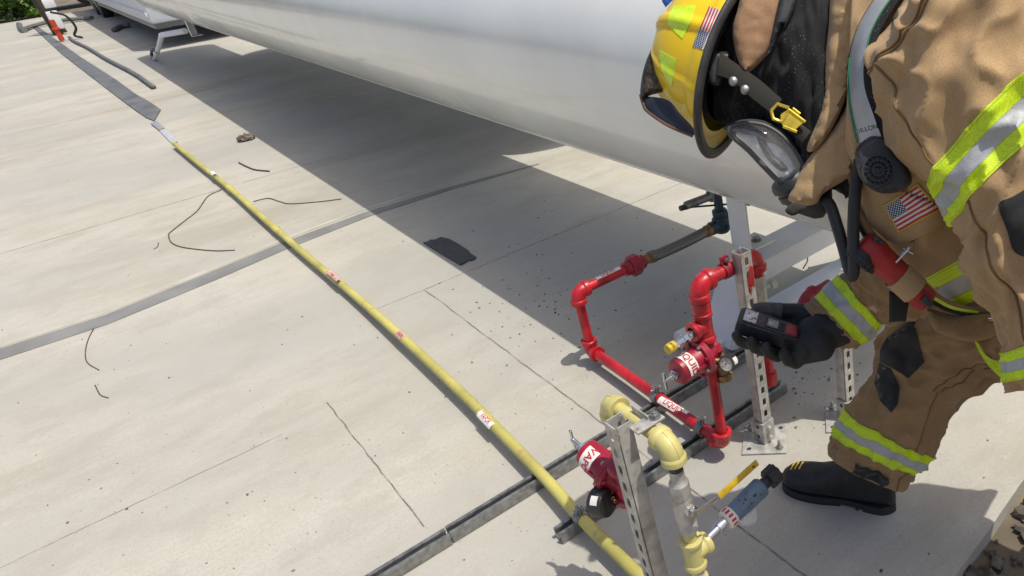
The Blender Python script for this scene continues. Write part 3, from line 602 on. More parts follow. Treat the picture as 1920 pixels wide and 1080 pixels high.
bm = bmesh.new(); lathe(bm, bx(.155) + Vector((0, -.004, -.012)), (.05, -.1, -1), [(0, .026), (.02, .027), (.032, .024), (.038, .016), (.040, .004)], 24); finish('clear_bowl', bm, M['clear'], ya, 60)
bm = bmesh.new(); lathe(bm, bx(.205), bd, [(0, .016), (.030, .014), (.032, .019)], 20)
for k in range(9):
    t = 2 * PI * k / 9; a_, b_, _ = frame(bd); cyl(bm, bx(.237) + (a_ * math.cos(t) + b_ * math.sin(t)) * .020, bx(.268) + (a_ * math.cos(t) + b_ * math.sin(t)) * .020, .006, 8, bev=.001)
lathe(bm, bx(.236), bd, [(0, .019), (.003, .023), (.030, .023), (.034, .018), (.034, .009)], 24); finish('black_connector', bm, M['plastic'], ya, 38)
# vapor regulator behind the front post
vr = thing('vapor_regulator', 'dark red round vapor regulator with black gauge, behind the front post', 'regulator', (.605, 1.36, .45))
regulator(vr, (.603, 1.350, .452), (-.12, .85, .28), 'VAPOR', Vector((-1.25, .1, .75)), (0, 0, 1), size=.026, R=.051)
cg = Vector((.545, 1.345, .405)); gauge(vr, cg, (-.35, .75, -.1), .036, (.60, 1.335, .43))
bm = bmesh.new()
for k in range(2): 
    p = cg - Vector((-.35, .75, -.1)).normalized() * .035 + Vector((.012 + .004 * k, 0, .006 - .012 * k)); tube(bm, [p + Vector((math.cos(t) * .004, 0, math.sin(t) * .004)) for t in [2 * PI * j / 12 for j in range(13)]], .0012, 5)
finish('case_screws', bm, M['brass'], vr, 30)
bm = bmesh.new(); cyl(bm, (.612, 1.29, .42), (.605, 1.34, .43), .018, 16); finish('connector', bm, M['redreg'], vr, 35)
# partly hidden red fitting on the short post
rf_ = thing('red_fitting', 'dark red pipe elbow on clear tube just behind the glove', 'fitting', (1.52, 1.5, .4))
c_ = WY(1510, 560, 1.62); bm = bmesh.new(); elbow(bm, c_, (1, 0, 0), (-.3, 0, -1), .018, .026); cyl(bm, c_, c_ + Vector((.12, 0, 0)), .02, 18); finish('elbow', bm, M['redreg'], rf_, 40)
bm = bmesh.new(); cyl(bm, c_ + Vector((-.005, 0, -.03)), c_ + Vector((-.03, 0, -.12)), .022, 18, bev=.003); finish('clear_tube', bm, M['clear'], rf_, 50)
# ================================================================== the firefighter
def nz(p, f, oct_=3): return noise.fractal(Vector(p) * f, 1.0, 2.0, oct_)
def ridge(p, f): return 1 - min(1, abs(noise.noise(Vector(p) * f)) * 2.2)
class Loft:
    """cross-sections given as (left, right, half thickness[, near shift]); left/right = (u, v, distance)"""
    def __init__(s, secs, e=1.0, amp=.004, freq=9, fold=(1, 1, 1), seed=0.0):
        s.k = []; s.e = e; s.amp = amp; s.freq = freq; s.fold = fold; s.seed = seed
        for q in secs:
            L, R, th = D(*q[0]), D(*q[1]), q[2]; c = (L + R) / 2; a = (R - L) / 2; vd = (c - CAM).normalized()
            b = (vd - a.normalized() * vd.dot(a.normalized())).normalized() * th
            if len(q) > 3: b = b - (RT * q[3][0] + DN * q[3][1]) * (c - CAM).dot(FW) / F
            s.k.append((c, a, b))
    def _c(s, t):
        n = len(s.k); t = max(0, min(n - 1 - 1e-6, t)); i = int(t); f = t - i
        g = lambda j: s.k[max(0, min(n - 1, j))]
        r = []
        for m in range(3):
            a, b, c, d = g(i - 1)[m], g(i)[m], g(i + 1)[m], g(i + 2)[m]
            if i == 0: a = b * 2 - c
            if i + 2 > n - 1: d = c * 2 - b
            r.append(0.5 * ((2 * b) + (c - a) * f + (2 * a - 5 * b + 4 * c - d) * f * f + (3 * b - a - 3 * c + d) * f ** 3))
        return r
    def raw(s, t, ph):
        c, a, b = s._c(t); ct, st = math.cos(ph), math.sin(ph)
        x = math.copysign(abs(ct) ** s.e, ct); y = math.copysign(abs(st) ** s.e, st)
        return c + a * x + b * y
    def nrm(s, t, ph):
        e = 1e-3; n = len(s.k) - 1; t0, t1 = max(0, t - e), min(n, t + e)
        n_ = (s.raw(t, ph + e) - s.raw(t, ph - e)).cross(s.raw(t1, ph) - s.raw(t0, ph)); c = s._c(t)[0]
        if n_.length < 1e-12: return (s.raw(t, ph) - c).normalized()
        n_.normalize(); return n_ if n_.dot(s.raw(t, ph) - c) > 0 else -n_
    def S(s, t, ph, off=0.0):
        p = s.raw(t, ph); n_ = s.nrm(t, ph); q = Vector((t * s.fold[0], math.cos(ph) * s.fold[1], math.sin(ph) * s.fold[2])) + Vector((s.seed, 0, 0))
        d = s.amp * (1.3 * nz(q, s.freq * .16, 2) + 1.0 * (ridge(q + Vector((3, 7, 1)), s.freq * .17) ** 2 - .35) + .12 * nz(q, s.freq * .5, 2))
        return p + n_ * (d * min(1, .15 + t * 1.6) + off)
    def mesh(s, bm, nt, nph, t0=0.0, t1=None, off=0.0, p0=-PI, p1=PI, uv=False, cap=False, mi=0):
        t1 = len(s.k) - 1 if t1 is None else t1; full = abs(p1 - p0 - 2 * PI) < 1e-6; cols = nph if full else nph + 1
        g = [[bm.verts.new(s.S(t0 + (t1 - t0) * i / nt, p0 + (p1 - p0) * j / nph, off)) for j in range(cols)] for i in range(nt + 1)]
        lay = bm.loops.layers.uv.verify() if uv else None
        for i in range(nt):
            for j in range(nph):
                j2 = (j + 1) % cols; f = bm.faces.new((g[i][j], g[i][j2], g[i + 1][j2], g[i + 1][j])); f.material_index = mi
                if uv:
                    for lp_, (x, y) in zip(f.loops, ((j / nph, i / nt), ((j + 1) / nph, i / nt), ((j + 1) / nph, (i + 1) / nt), (j / nph, (i + 1) / nt))): lp_[lay].uv = (x, y)
        if cap and full:
            bm.faces.new(g[0][::-1]); bm.faces.new(g[-1])
        return g
def loft_patch(name, lf, t0, t1, p0, p1, off, m, parent, n=26):
    bm = bmesh.new(); N_ = n; g = [[lf.S(t0 + (t1 - t0) * i / N_, p0 + (p1 - p0) * j / N_ + .06 * math.sin(3 * i / N_), off) for j in range(N_ + 1)] for i in range(N_ + 1)]
    g = [[bm.verts.new(q) for q in r] for r in g]
    for i in range(N_):
        for j in range(N_): bm.faces.new((g[i][j], g[i][j + 1], g[i + 1][j + 1], g[i + 1][j]))
    shell(bm, .004); return finish(name, bm, m, parent, 60)
def shell(bm, th):
    """close an open band by giving it thickness inwards"""
    bm.normal_update(); bmesh.ops.recalc_face_normals(bm, faces=bm.faces[:]); bmesh.ops.solidify(bm, geom=bm.faces[:], thickness=th)
def tri(poly, step):
    n = len(poly); bd = []
    for i in range(n):
        a, b = Vector(poly[i]), Vector(poly[(i + 1) % n]); m = max(1, int((b - a).length / step))
        for k in range(m): bd.append(a.lerp(b, k / m))
    def inside(p):
        r = False; j = len(bd) - 1
        for i in range(len(bd)):
            if (bd[i].y > p.y) != (bd[j].y > p.y) and p.x < (bd[j].x - bd[i].x) * (p.y - bd[i].y) / (bd[j].y - bd[i].y) + bd[i].x: r = not r
            j = i
        return r
    def dist(p):
        m = 1e9
        for i in range(len(bd)):
            a, b = bd[i], bd[(i + 1) % len(bd)]; ab = b - a; t = max(0, min(1, (p - a).dot(ab) / max(1e-9, ab.length_squared))); m = min(m, (p - a - ab * t).length)
        return m
    xs = [p.x for p in bd]; ys = [p.y for p in bd]; pts = list(bd); y = min(ys) + step * .5; r = 0
    while y < max(ys):
        x = min(xs) + (r % 2) * step * .5
        while x < max(xs):
            p = Vector((x, y))
            if inside(p) and dist(p) > step * .45: pts.append(p)
            x += step
        y += step * .87; r += 1
    nb = len(bd); V_, E_, F_, *_r = delaunay_2d_cdt(pts, [(i, (i + 1) % nb) for i in range(nb)], [list(range(nb))], 1, 1e-5)
    return [Vector(v) for v in V_], F_, dist
def smooth_poly(poly, per=5):
    n = len(poly); out = []
    for i in range(n):
        a, b, c, d = [Vector(poly[(i + k) % n]) for k in (-1, 0, 1, 2)]
        for k in range(per):
            t = k / per; out.append(0.5 * ((2 * b) + (c - a) * t + (2 * a - 5 * b + 4 * c - d) * t * t + (3 * b - a - 3 * c + d) * t ** 3))
    return [(p.x, p.y) for p in out]
def inv_bil(quad, p):
    a, b, c, d = [Vector(q) for q in quad]; u = v = .5   # a=(0,0) b=(1,0) c=(1,1) d=(0,1)
    for _ in range(12):
        q = a * (1 - u) * (1 - v) + b * u * (1 - v) + c * u * v + d * (1 - u) * v - p
        du = (b - a) * (1 - v) + (c - d) * v; dv = (d - a) * (1 - u) + (c - b) * u; det = du.x * dv.y - du.y * dv.x
        if abs(det) < 1e-9: break
        u -= (q.x * dv.y - q.y * dv.x) / det; v -= (du.x * q.y - du.y * q.x) / det
    return u, v
def slab_from(bm, fr_pts, bk_pts, F_, nb_uv=None, puff=None):
    A = [bm.verts.new(p) for p in fr_pts]; B = [bm.verts.new(p) for p in bk_pts]; ed = {}
    lay = bm.loops.layers.uv.verify() if nb_uv else None
    for f in F_:
        g = bm.faces.new([A[i] for i in f]); h = bm.faces.new([B[i] for i in f][::-1])
        if nb_uv:
            for lp_, i in zip(g.loops, f): lp_[lay].uv = nb_uv[i]
            for lp_, i in zip(h.loops, f[::-1]): lp_[lay].uv = nb_uv[i]
        for k in range(len(f)):
            e = (f[k], f[(k + 1) % len(f)]); ed[e] = ed.get(e, 0) + 1
    for (i, j) in list(ed):
        if (j, i) not in ed: 
            g = bm.faces.new((A[j], A[i], B[i], B[j]))
            if nb_uv:
                for lp_, q in zip(g.loops, (j, i, i, j)): lp_[lay].uv = nb_uv[q]
    bmesh.ops.recalc_face_normals(bm, faces=bm.faces[:])
def patch(name, poly, bvh, m, parent, off=.0025, th=.004, step=8, quad=None, sm=True, edge=.6, smooth=50):
    """cloth patch laid on a surface already built; th = how deep its edge tucks in"""
    V_, F_, dist = tri(smooth_poly(poly, 4) if sm else poly, step); fr_pts, bk = [], []; last = None; hits = []
    for v in V_:
        d = ray(v.x, v.y).normalized(); best = None
        for bv in bvh:
            h = bv.ray_cast(CAM, d)
            if h[0] is not None and (best is None or h[3] < best[3]): best = h
        hits.append(best)
    ok = [(v, h[3]) for v, h in zip(V_, hits) if h is not None]
    for v, h in zip(V_, hits):
        d = ray(v.x, v.y).normalized()
        if h is None:
            q = min(ok, key=lambda k: (k[0] - v).length)[1]; P_ = CAM + d * q; n_ = -d
        else: P_, n_ = h[0], h[1] if h[1].dot(d) < 0 else -h[1]
        o_ = off * (edge + (1 - edge) * min(1, dist(v) / (step * 1.2)))
        nn = (n_ * .6 - d * .4).normalized(); fr_pts.append(P_ + nn * o_); bk.append(P_ - nn * (th - off * .5))
    uvs = [inv_bil(quad, v) for v in V_] if quad else None
    bm = bmesh.new(); slab_from(bm, fr_pts, bk, F_, uvs); return finish(name, bm, m, parent, smooth)
def pillow(name, poly, dep, th, puff, m, parent, step=8, R_=18, sm=True, amp=0.0, quad=None, smooth=50, backpuff=.5):
    """thick soft piece; dep = number or function(u, v) -> distance of its front"""
    V_, F_, dist = tri(smooth_poly(poly, 4) if sm else poly, step); f_, b_ = [], []
    for v in V_:
        d = dep(v.x, v.y) if callable(dep) else dep; k = min(1, dist(v) / R_); k = math.sqrt(max(0, 1 - (1 - k) ** 2)); a = amp * (nz((v.x * .02, v.y * .02, d), 2.0, 3) + .6 * ridge((v.x * .012, v.y * .02, 4), 2)) if amp else 0
        f_.append(D(v.x, v.y, d - puff * k - a * k)); b_.append(D(v.x, v.y, d + th * .5 + th * .5 * k * backpuff * 2 + .001))
    uvs = [inv_bil(quad, v) for v in V_] if quad else None
    bm = bmesh.new(); slab_from(bm, f_, b_, F_, uvs); return finish(name, bm, m, parent, smooth)
def ribbon(bm, A_, B_, th, n=30, m=6, bulge=0.004, mi=0):
    A_ = catmull([D(*p) for p in A_], 8); B_ = catmull([D(*p) for p in B_], 8); N_ = min(len(A_), len(B_)); f_, b_ = [], []
    for i in range(N_):
        vd = ((A_[i] + B_[i]) / 2 - CAM).normalized()
        for j in range(m + 1): 
            p = A_[i].lerp(B_[i], j / m); f_.append(p - vd * bulge * math.sin(PI * j / m)); b_.append(p + vd * th)
    F_ = []
    for i in range(N_ - 1):
        for j in range(m): a = i * (m + 1) + j; F_.append([a, a + 1, a + m + 2, a + m + 1])
    slab_from(bm, f_, b_, F_)
    for f in bm.faces:
        if mi: f.material_index = mi
def bvh_of(*objs):
    r = []
    for o in objs:
        vs = [o.matrix_basis @ v.co + base(o.parent) for v in o.data.vertices]; r.append(BVHTree.FromPolygons(vs, [p.vertices[:] for p in o.data.polygons]))
    return r
def blob(name, caps, voxel, m, parent, smooth_it=3, sph=()):
    """continuous surface grown round tapered limbs"""
    bm = bmesh.new()
    for (p0, r0, p1, r1) in caps:
        p0, p1 = Vector(p0), Vector(p1); L = (p1 - p0).length
        pr_ = [(-r0 * math.cos(k * PI / 10), max(1e-4, r0 * math.sin(k * PI / 10))) for k in range(6)] + [(L + r1 * math.sin(k * PI / 10), max(1e-4, r1 * math.cos(k * PI / 10))) for k in range(6)]
        lathe(bm, p0, p1 - p0, pr_, 20)
    for (c, ax3, rr) in sph:
        t = bmesh.new(); bmesh.ops.create_icosphere(t, subdivisions=4, radius=1); t.verts.index_update(); X, Y, Z = ax3
        vm = [bm.verts.new(Vector(c) + X * v.co.x * rr[0] + Y * v.co.y * rr[1] + Z * v.co.z * rr[2]) for v in t.verts]
        for f in t.faces: bm.faces.new([vm[v.index] for v in f.verts])
        t.free()
    me = bpy.data.meshes.new('b'); bm.to_mesh(me); bm.free(); o = bpy.data.objects.new('b', me); scn.collection.objects.link(o)
    md = o.modifiers.new('r', 'REMESH'); md.mode = 'VOXEL'; md.voxel_size = voxel; ms = o.modifiers.new('s', 'SMOOTH'); ms.iterations = smooth_it; ms.factor = .5
    dg = bpy.context.evaluated_depsgraph_get(); dg.update(); me2 = bpy.data.meshes.new_from_object(o.evaluated_get(dg)); bpy.data.objects.remove(o); bpy.data.meshes.remove(me)
    bm = bmesh.new(); bm.from_mesh(me2); bpy.data.meshes.remove(me2); return finish(name, bm, m, parent, 180)

# ---- cloth materials
def cloth(name, col, rough=.85, bump=.5, dirt=.25, big=6, dark=.55, lint=False):
    m, t, b = nodes(name); N = t.nodes; L = t.links; tc = N.new('ShaderNodeTexCoord'); O = tc.outputs['Object']
    n1 = N.new('ShaderNodeTexNoise'); n1.inputs['Scale'].default_value = big; n1.inputs['Detail'].default_value = 8; n1.inputs['Roughness'].default_value = .65; L.new(O, n1.inputs[0])
    mp = N.new('ShaderNodeMapping'); mp.inputs['Rotation'].default_value = (.6, .3, .9); mp.inputs['Scale'].default_value = (1, 1, 3.5); L.new(O, mp.inputs[0])
    n2 = N.new('ShaderNodeTexNoise'); n2.inputs['Scale'].default_value = 460; n2.inputs['Detail'].default_value = 3; L.new(mp.outputs[0], n2.inputs[0])
    r1 = N.new('ShaderNodeMapRange'); r1.inputs[1].default_value = .42; r1.inputs[2].default_value = .72; L.new(n1.outputs[0], r1.inputs[0])
    m1 = N.new('ShaderNodeMix'); m1.data_type = 'RGBA'; m1.inputs[6].default_value = (*col, 1); m1.inputs[7].default_value = (*[c * dark for c in col], 1)
    ml = N.new('ShaderNodeMath'); ml.operation = 'MULTIPLY'; ml.inputs[1].default_value = dirt; L.new(r1.outputs[0], ml.inputs[0]); L.new(ml.outputs[0], m1.inputs[0])
    r2 = N.new('ShaderNodeMapRange'); r2.inputs[1].default_value = .3; r2.inputs[2].default_value = .7; r2.inputs[3].default_value = .72; r2.inputs[4].default_value = 1.20; L.new(n2.outputs[0], r2.inputs[0])
    m2 = N.new('ShaderNodeMix'); m2.data_type = 'RGBA'; m2.blend_type = 'MULTIPLY'; m2.inputs[0].default_value = 1; L.new(m1.outputs[2], m2.inputs[6]); L.new(r2.outputs[0], m2.inputs[7]); fin = m2.outputs[2]
    if lint:
        vo = N.new('ShaderNodeTexVoronoi'); vo.inputs['Scale'].default_value = 190; L.new(O, vo.inputs[0]); lt = N.new('ShaderNodeMapRange'); lt.inputs[1].default_value = .10; lt.inputs[2].default_value = .16; lt.inputs[3].default_value = 1; lt.inputs[4].default_value = 0; L.new(vo.outputs[0], lt.inputs[0])
        gt_ = N.new('ShaderNodeMapRange'); gt_.inputs[1].default_value = .45; gt_.inputs[2].default_value = .62; L.new(n1.outputs[0], gt_.inputs[0]); mu = N.new('ShaderNodeMath'); mu.operation = 'MULTIPLY'; L.new(lt.outputs[0], mu.inputs[0]); L.new(gt_.outputs[0], mu.inputs[1])
        m3 = N.new('ShaderNodeMix'); m3.data_type = 'RGBA'; m3.inputs[7].default_value = (.35, .35, .34, 1); L.new(mu.outputs[0], m3.inputs[0]); L.new(fin, m3.inputs[6]); fin = m3.outputs[2]
    L.new(fin, b.inputs['Base Color'])
    b.inputs['Roughness'].default_value = rough; b.inputs['Sheen Weight'].default_value = .15; b.inputs['Specular IOR Level'].default_value = .2
    n4 = N.new('ShaderNodeTexNoise'); n4.noise_type = 'RIDGED_MULTIFRACTAL'; n4.inputs['Scale'].default_value = 5.5; n4.inputs['Detail'].default_value = 2.5; n4.inputs['Roughness'].default_value = .5; n4.inputs['Distortion'].default_value = .4
    mp4 = N.new('ShaderNodeMapping'); mp4.inputs['Scale'].default_value = (1.2, .35, 1.2); mp4.inputs['Rotation'].default_value = (.5, .4, .9); L.new(O, mp4.inputs[0]); L.new(mp4.outputs[0], n4.inputs[0])
    b1 = N.new('ShaderNodeBump'); b1.inputs['Strength'].default_value = .65; b1.inputs['Distance'].default_value = .016; L.new(n4.outputs[0], b1.inputs['Height'])
    b2 = N.new('ShaderNodeBump'); b2.inputs['Strength'].default_value = bump; b2.inputs['Distance'].default_value = .0012; L.new(n2.outputs[0], b2.inputs['Height']); L.new(b1.outputs[0], b2.inputs['Normal']); L.new(b2.outputs[0], b.inputs['Normal'])
    return m
M['tan'] = cloth('tan_canvas', (.44, .290, .148)); M['tand'] = cloth('tan_canvas_trousers', (.32, .20, .095), dirt=.45)
M['suede'] = cloth('brown_suede', (.34, .20, .11), dirt=.7, dark=.45, big=14)
M['seamd'] = cloth('brown_stitching', (.20, .115, .050)); M['black'] = cloth('black_cloth', (.014, .014, .015), dirt=.3, big=12, bump=.7, lint=True); M['kev'] = cloth('black_knee_canvas', (.030, .030, .031), dirt=.4)
M['leather'] = mat('black_glove_leather', (.016, .016, .017), .62, var=.3, scale=50, bump=.5, bscale=180); M['greyl'] = mat('grey_glove_leather', (.085, .085, .082), .85, var=.25, scale=60, bump=.7, bscale=260)
M['boot'] = mat('black_boot_rubber', (.012, .012, .014), .45, var=.3, scale=40, bump=.3, wear=((.05, .045, .04), .64, 30))
M['hyel'] = mat('helmet_yellow', (.78, .53, .004), .36, var=.05, scale=8, coat=.25, bump=.10, bscale=60, wear=((.42, .24, .01), .72, 40))
M['lime'] = mat('lime_reflector', (.60, .80, .02), .28, var=.06, scale=60, coat=.6)
M['webbing'] = cloth('dark_webbing', (.035, .033, .028), dirt=.4)
M['skin'] = mat('skin', (.50, .29, .21), .5, var=.08, scale=20)
M['silver'] = mat('grey_reflective_tape', (.40, .41, .42), .45, var=.12, scale=20, metal=.25, bump=.2)
M['gold'] = mat('gold_buckle', (.62, .46, .05), .28, metal=.6, var=.12, scale=60)
M['flash'] = mat('red_torch_plastic', (.36, .018, .014), .5, var=.18, scale=30, bump=.3)
M['bronze'] = mat('dark_bronze', (.060, .045, .032), .45, metal=.5, var=.5, scale=120, bump=.8, bscale=160)
def triple():
    """yellow / silver / yellow safety tape across v"""
    m, t, b = nodes('safety_tape'); N = t.nodes; L = t.links; uv = N.new('ShaderNodeUVMap'); sp = N.new('ShaderNodeSeparateXYZ'); L.new(uv.outputs[0], sp.inputs[0]); tc = N.new('ShaderNodeTexCoord')
    def ma(op, a, c=None):
        x = N.new('ShaderNodeMath'); x.operation = op
        for i, q in enumerate((a, c)):
            if q is None: continue
            if isinstance(q, (int, float)): x.inputs[i].default_value = q
            else: L.new(q, x.inputs[i])
        return x.outputs[0]
    d = ma('ABSOLUTE', ma('SUBTRACT', sp.outputs[1], .5)); isil = ma('LESS_THAN', d, .175); seam = ma('LESS_THAN', ma('ABSOLUTE', ma('SUBTRACT', d, .182)), .010); seam2 = ma('LESS_THAN', ma('ABSOLUTE', ma('SUBTRACT', d, .455)), .008)
    vo = N.new('ShaderNodeTexVoronoi'); vo.inputs['Scale'].default_value = 340; vo.inputs['Randomness'].default_value = .15; L.new(tc.outputs['Object'], vo.inputs[0]); hole = ma('LESS_THAN', vo.outputs[0], .30)
    n = N.new('ShaderNodeTexNoise'); n.inputs['Scale'].default_value = 14; n.inputs['Detail'].default_value = 7; L.new(tc.outputs['Object'], n.inputs[0]); rr = N.new('ShaderNodeMapRange'); rr.inputs[1].default_value = .5; rr.inputs[2].default_value = .75; rr.inputs[4].default_value = .45; L.new(n.outputs[0], rr.inputs[0])
    def mix(f, a, c):
        x = N.new('ShaderNodeMix'); x.data_type = 'RGBA'; (L.new(f, x.inputs[0]) if not isinstance(f, float) else setattr(x.inputs[0], 'default_value', f))
        for i, q in ((6, a), (7, c)):
            if isinstance(q, tuple): x.inputs[i].default_value = (*q, 1)
            else: L.new(q, x.inputs[i])
        return x.outputs[2]
    ye = mix(rr.outputs[0], (.60, .80, .012), (.42, .50, .03)); ye = mix(ma('MULTIPLY', hole, .55), ye, (.16, .24, .01)); si = mix(rr.outputs[0], (.40, .41, .42), (.24, .25, .25)); si = mix(ma('MULTIPLY', hole, .35), si, (.2, .2, .2))
    c = mix(isil, ye, si); c = mix(ma('MULTIPLY', ma('MAXIMUM', seam, seam2), .5), c, (.14, .15, .03)); L.new(c, b.inputs['Base Color']); b.inputs['Roughness'].default_value = .5
    bp = N.new('ShaderNodeBump'); bp.inputs['Strength'].default_value = .5; bp.inputs['Distance'].default_value = .010; n5 = N.new('ShaderNodeTexNoise'); n5.inputs['Scale'].default_value = 20; n5.inputs['Detail'].default_value = 4; L.new(tc.outputs['Object'], n5.inputs[0]); L.new(n5.outputs[0], bp.inputs['Height']); L.new(bp.outputs[0], b.inputs['Normal'])
    return m
M['tape'] = triple()
def flag(name, full=True, emb=False):
    """stripes and starred canton; u along the stripes from the canton end, v down from the top edge"""
    m, t, b = nodes(name); N = t.nodes; L = t.links; uv = N.new('ShaderNodeUVMap'); sp = N.new('ShaderNodeSeparateXYZ'); L.new(uv.outputs[0], sp.inputs[0]); U, V0 = sp.outputs[0], sp.outputs[1]
    def ma(op, a, c=None):
        x = N.new('ShaderNodeMath'); x.operation = op
        for i, q in enumerate((a, c)):
            if q is None: continue
            if isinstance(q, (int, float)): x.inputs[i].default_value = q
            else: L.new(q, x.inputs[i])
        return x.outputs[0]
    bd = .06 if emb else 0.0
    if emb: U = ma('DIVIDE', ma('SUBTRACT', U, bd * .7), 1 - 1.4 * bd); V = ma('DIVIDE', ma('SUBTRACT', V0, bd), 1 - 2 * bd)
    else: V = V0 if full else ma('MULTIPLY', V0, 8.2 / 13)
    red = ma('LESS_THAN', ma('MODULO', ma('MULTIPLY', V, 13.0), 2.0), 1.0)
    can = ma('MULTIPLY', ma('LESS_THAN', U, .42), ma('LESS_THAN', V, 7 / 13))
    cu = ma('MULTIPLY', U, 11 / .42 * .5); cv = ma('MULTIPLY', V, 9 / (7 / 13) * .5)
    def dots(ou, ov):
        fu = ma('SUBTRACT', ma('FRACT', ma('ADD', cu, ou)), .5); fv = ma('SUBTRACT', ma('FRACT', ma('ADD', cv, ov)), .5); return ma('LESS_THAN', ma('ADD', ma('MULTIPLY', fu, fu), ma('MULTIPLY', fv, fv)), .055)
    st = ma('MAXIMUM', dots(0, 0), dots(.5, .5))
    def mix(f, a, c):
        x = N.new('ShaderNodeMix'); x.data_type = 'RGBA'; L.new(f, x.inputs[0])
        for i, q in ((6, a), (7, c)):
            if isinstance(q, tuple): x.inputs[i].default_value = (*q, 1)
            else: L.new(q, x.inputs[i])
        return x.outputs[2]
    c = mix(red, (.66, .60, .55), (.44, .02, .035)); c = mix(can, c, mix(st, (.018, .035, .13), (.60, .60, .60)))
    if emb:
        ed = ma('MAXIMUM', ma('GREATER_THAN', ma('ABSOLUTE', ma('SUBTRACT', U, .5)), .5), ma('GREATER_THAN', ma('ABSOLUTE', ma('SUBTRACT', V, .5)), .5)); c = mix(ed, c, (.50, .33, .05))
    L.new(c, b.inputs['Base Color']); b.inputs['Roughness'].default_value = .75 if emb else .3
    if emb:
        n = N.new('ShaderNodeTexNoise'); n.inputs['Scale'].default_value = 500; tc = N.new('ShaderNodeTexCoord'); L.new(tc.outputs['Object'], n.inputs[0]); bp = N.new('ShaderNodeBump'); bp.inputs['Strength'].default_value = .6; bp.inputs['Distance'].default_value = .001; L.new(n.outputs[0], bp.inputs['Height']); L.new(bp.outputs[0], b.inputs['Normal'])
    return m
M['flagh'] = flag('helmet_flag', full=False); M['flagp'] = flag('embroidered_flag', emb=True)
HX = D(2050, 600, 1.62)
pn = thing('person', 'firefighter in tan turnout gear and yellow helmet bending over the pipes', 'person', (1.35, .85, 0))
# ---- body (under the clothing)
def dd(u, v, d): return D(u, v, d)
Hc = D(1380.8, 110.5, 1.5)
hx = (RT * -.9105 + DN * -.4135).normalized() * math.cos(math.radians(14.7)) + FW * math.sin(math.radians(14.7)); fx = (RT * -.4135 + DN * .9105).normalized(); sx_ = hx.cross(fx).normalized()
if sx_.dot(FW) > 0: sx_ = -sx_          # sx_ = the wearer's side turned to us
hips = dd(2080, 520, 1.66); neck = dd(1600, 130, 1.44); headc = Hc - hx * .060 - fx * .012
nearSh, farSh = dd(1730, 100, 1.22), dd(1690, 230, 1.62)
boot_s = 0
ank = Vector((1.262, 1.125, .14)); knee1 = dd(1745, 655, 1.95); hip1 = dd(1970, 560, 1.74)
foot2 = Vector((1.94, .62, 0)); ank2 = foot2 + Vector((0, 0, .12)); knee2 = dd(2180, 760, 1.62); hip2 = dd(2110, 540, 1.62)
caps = [(hips, .085, dd(1850, 330, 1.5), .12), (dd(1850, 330, 1.5), .13, dd(1690, 180, 1.44), .13), (dd(1690, 180, 1.44), .09, neck, .06), (neck, .056, headc, .06),
 (nearSh, .055, dd(1950, 400, 1.20), .042), (dd(1950, 400, 1.20), .04, dd(1960, 720, 1.26), .027), (dd(1690, 180, 1.44), .09, nearSh, .06), (dd(1690, 180, 1.44), .09, farSh, .06),
 (farSh, .05, dd(1760, 500, 1.56), .04), (dd(1760, 500, 1.56), .038, dd(1560, 610, 1.70), .027), (dd(1560, 610, 1.70), .027, dd(1520, 620, 1.69), .03),
 (hips, .08, hip1, .075), (hip1, .075, knee1, .058), (knee1, .055, ank, .030), (hips, .08, hip2, .065), (hip2, .062, knee2, .052), (knee2, .055, ank2, .036), (ank, .030, ank + Vector((-.06, .14, -.09)), .022), (ank2, .034, ank2 + Vector((-.08, .19, -.07)), .03)]
# face: brow, nose, cheeks, jaw, ears, lips
A = lambda h, f, s: headc + hx * h + fx * f + sx_ * s
caps += [(A(.0, .07, 0), .016, A(-.025, .088, 0), .013), (A(.012, .062, .026), .016, A(.012, .062, -.026), .016), (A(-.055, .068, .014), .009, A(-.055, .068, -.014), .009), (A(-.03, .045, .038), .024, A(-.07, .05, .0), .026), (A(-.03, .045, -.038), .024, A(-.07, .05, 0), .026), (A(-.01, -.005, .078), .014, A(-.03, 0, .076), .010), (A(-.01, -.005, -.078), .014, A(-.03, 0, -.076), .010)]
blob('body', caps, .009, M['skin'], pn, 4, sph=[(headc + hx * .015, (hx, fx, sx_), (.088, .088, .070))])
for q in (-1, 1):
    bm = bmesh.new(); e_ = A(0, .070, .030 * q); lathe(bm, e_, fx, [(-.012 * math.cos(k * PI / 8), max(1e-4, .012 * math.sin(k * PI / 8))) for k in range(9)], 14); finish('eye', bm, M['label'], pn)

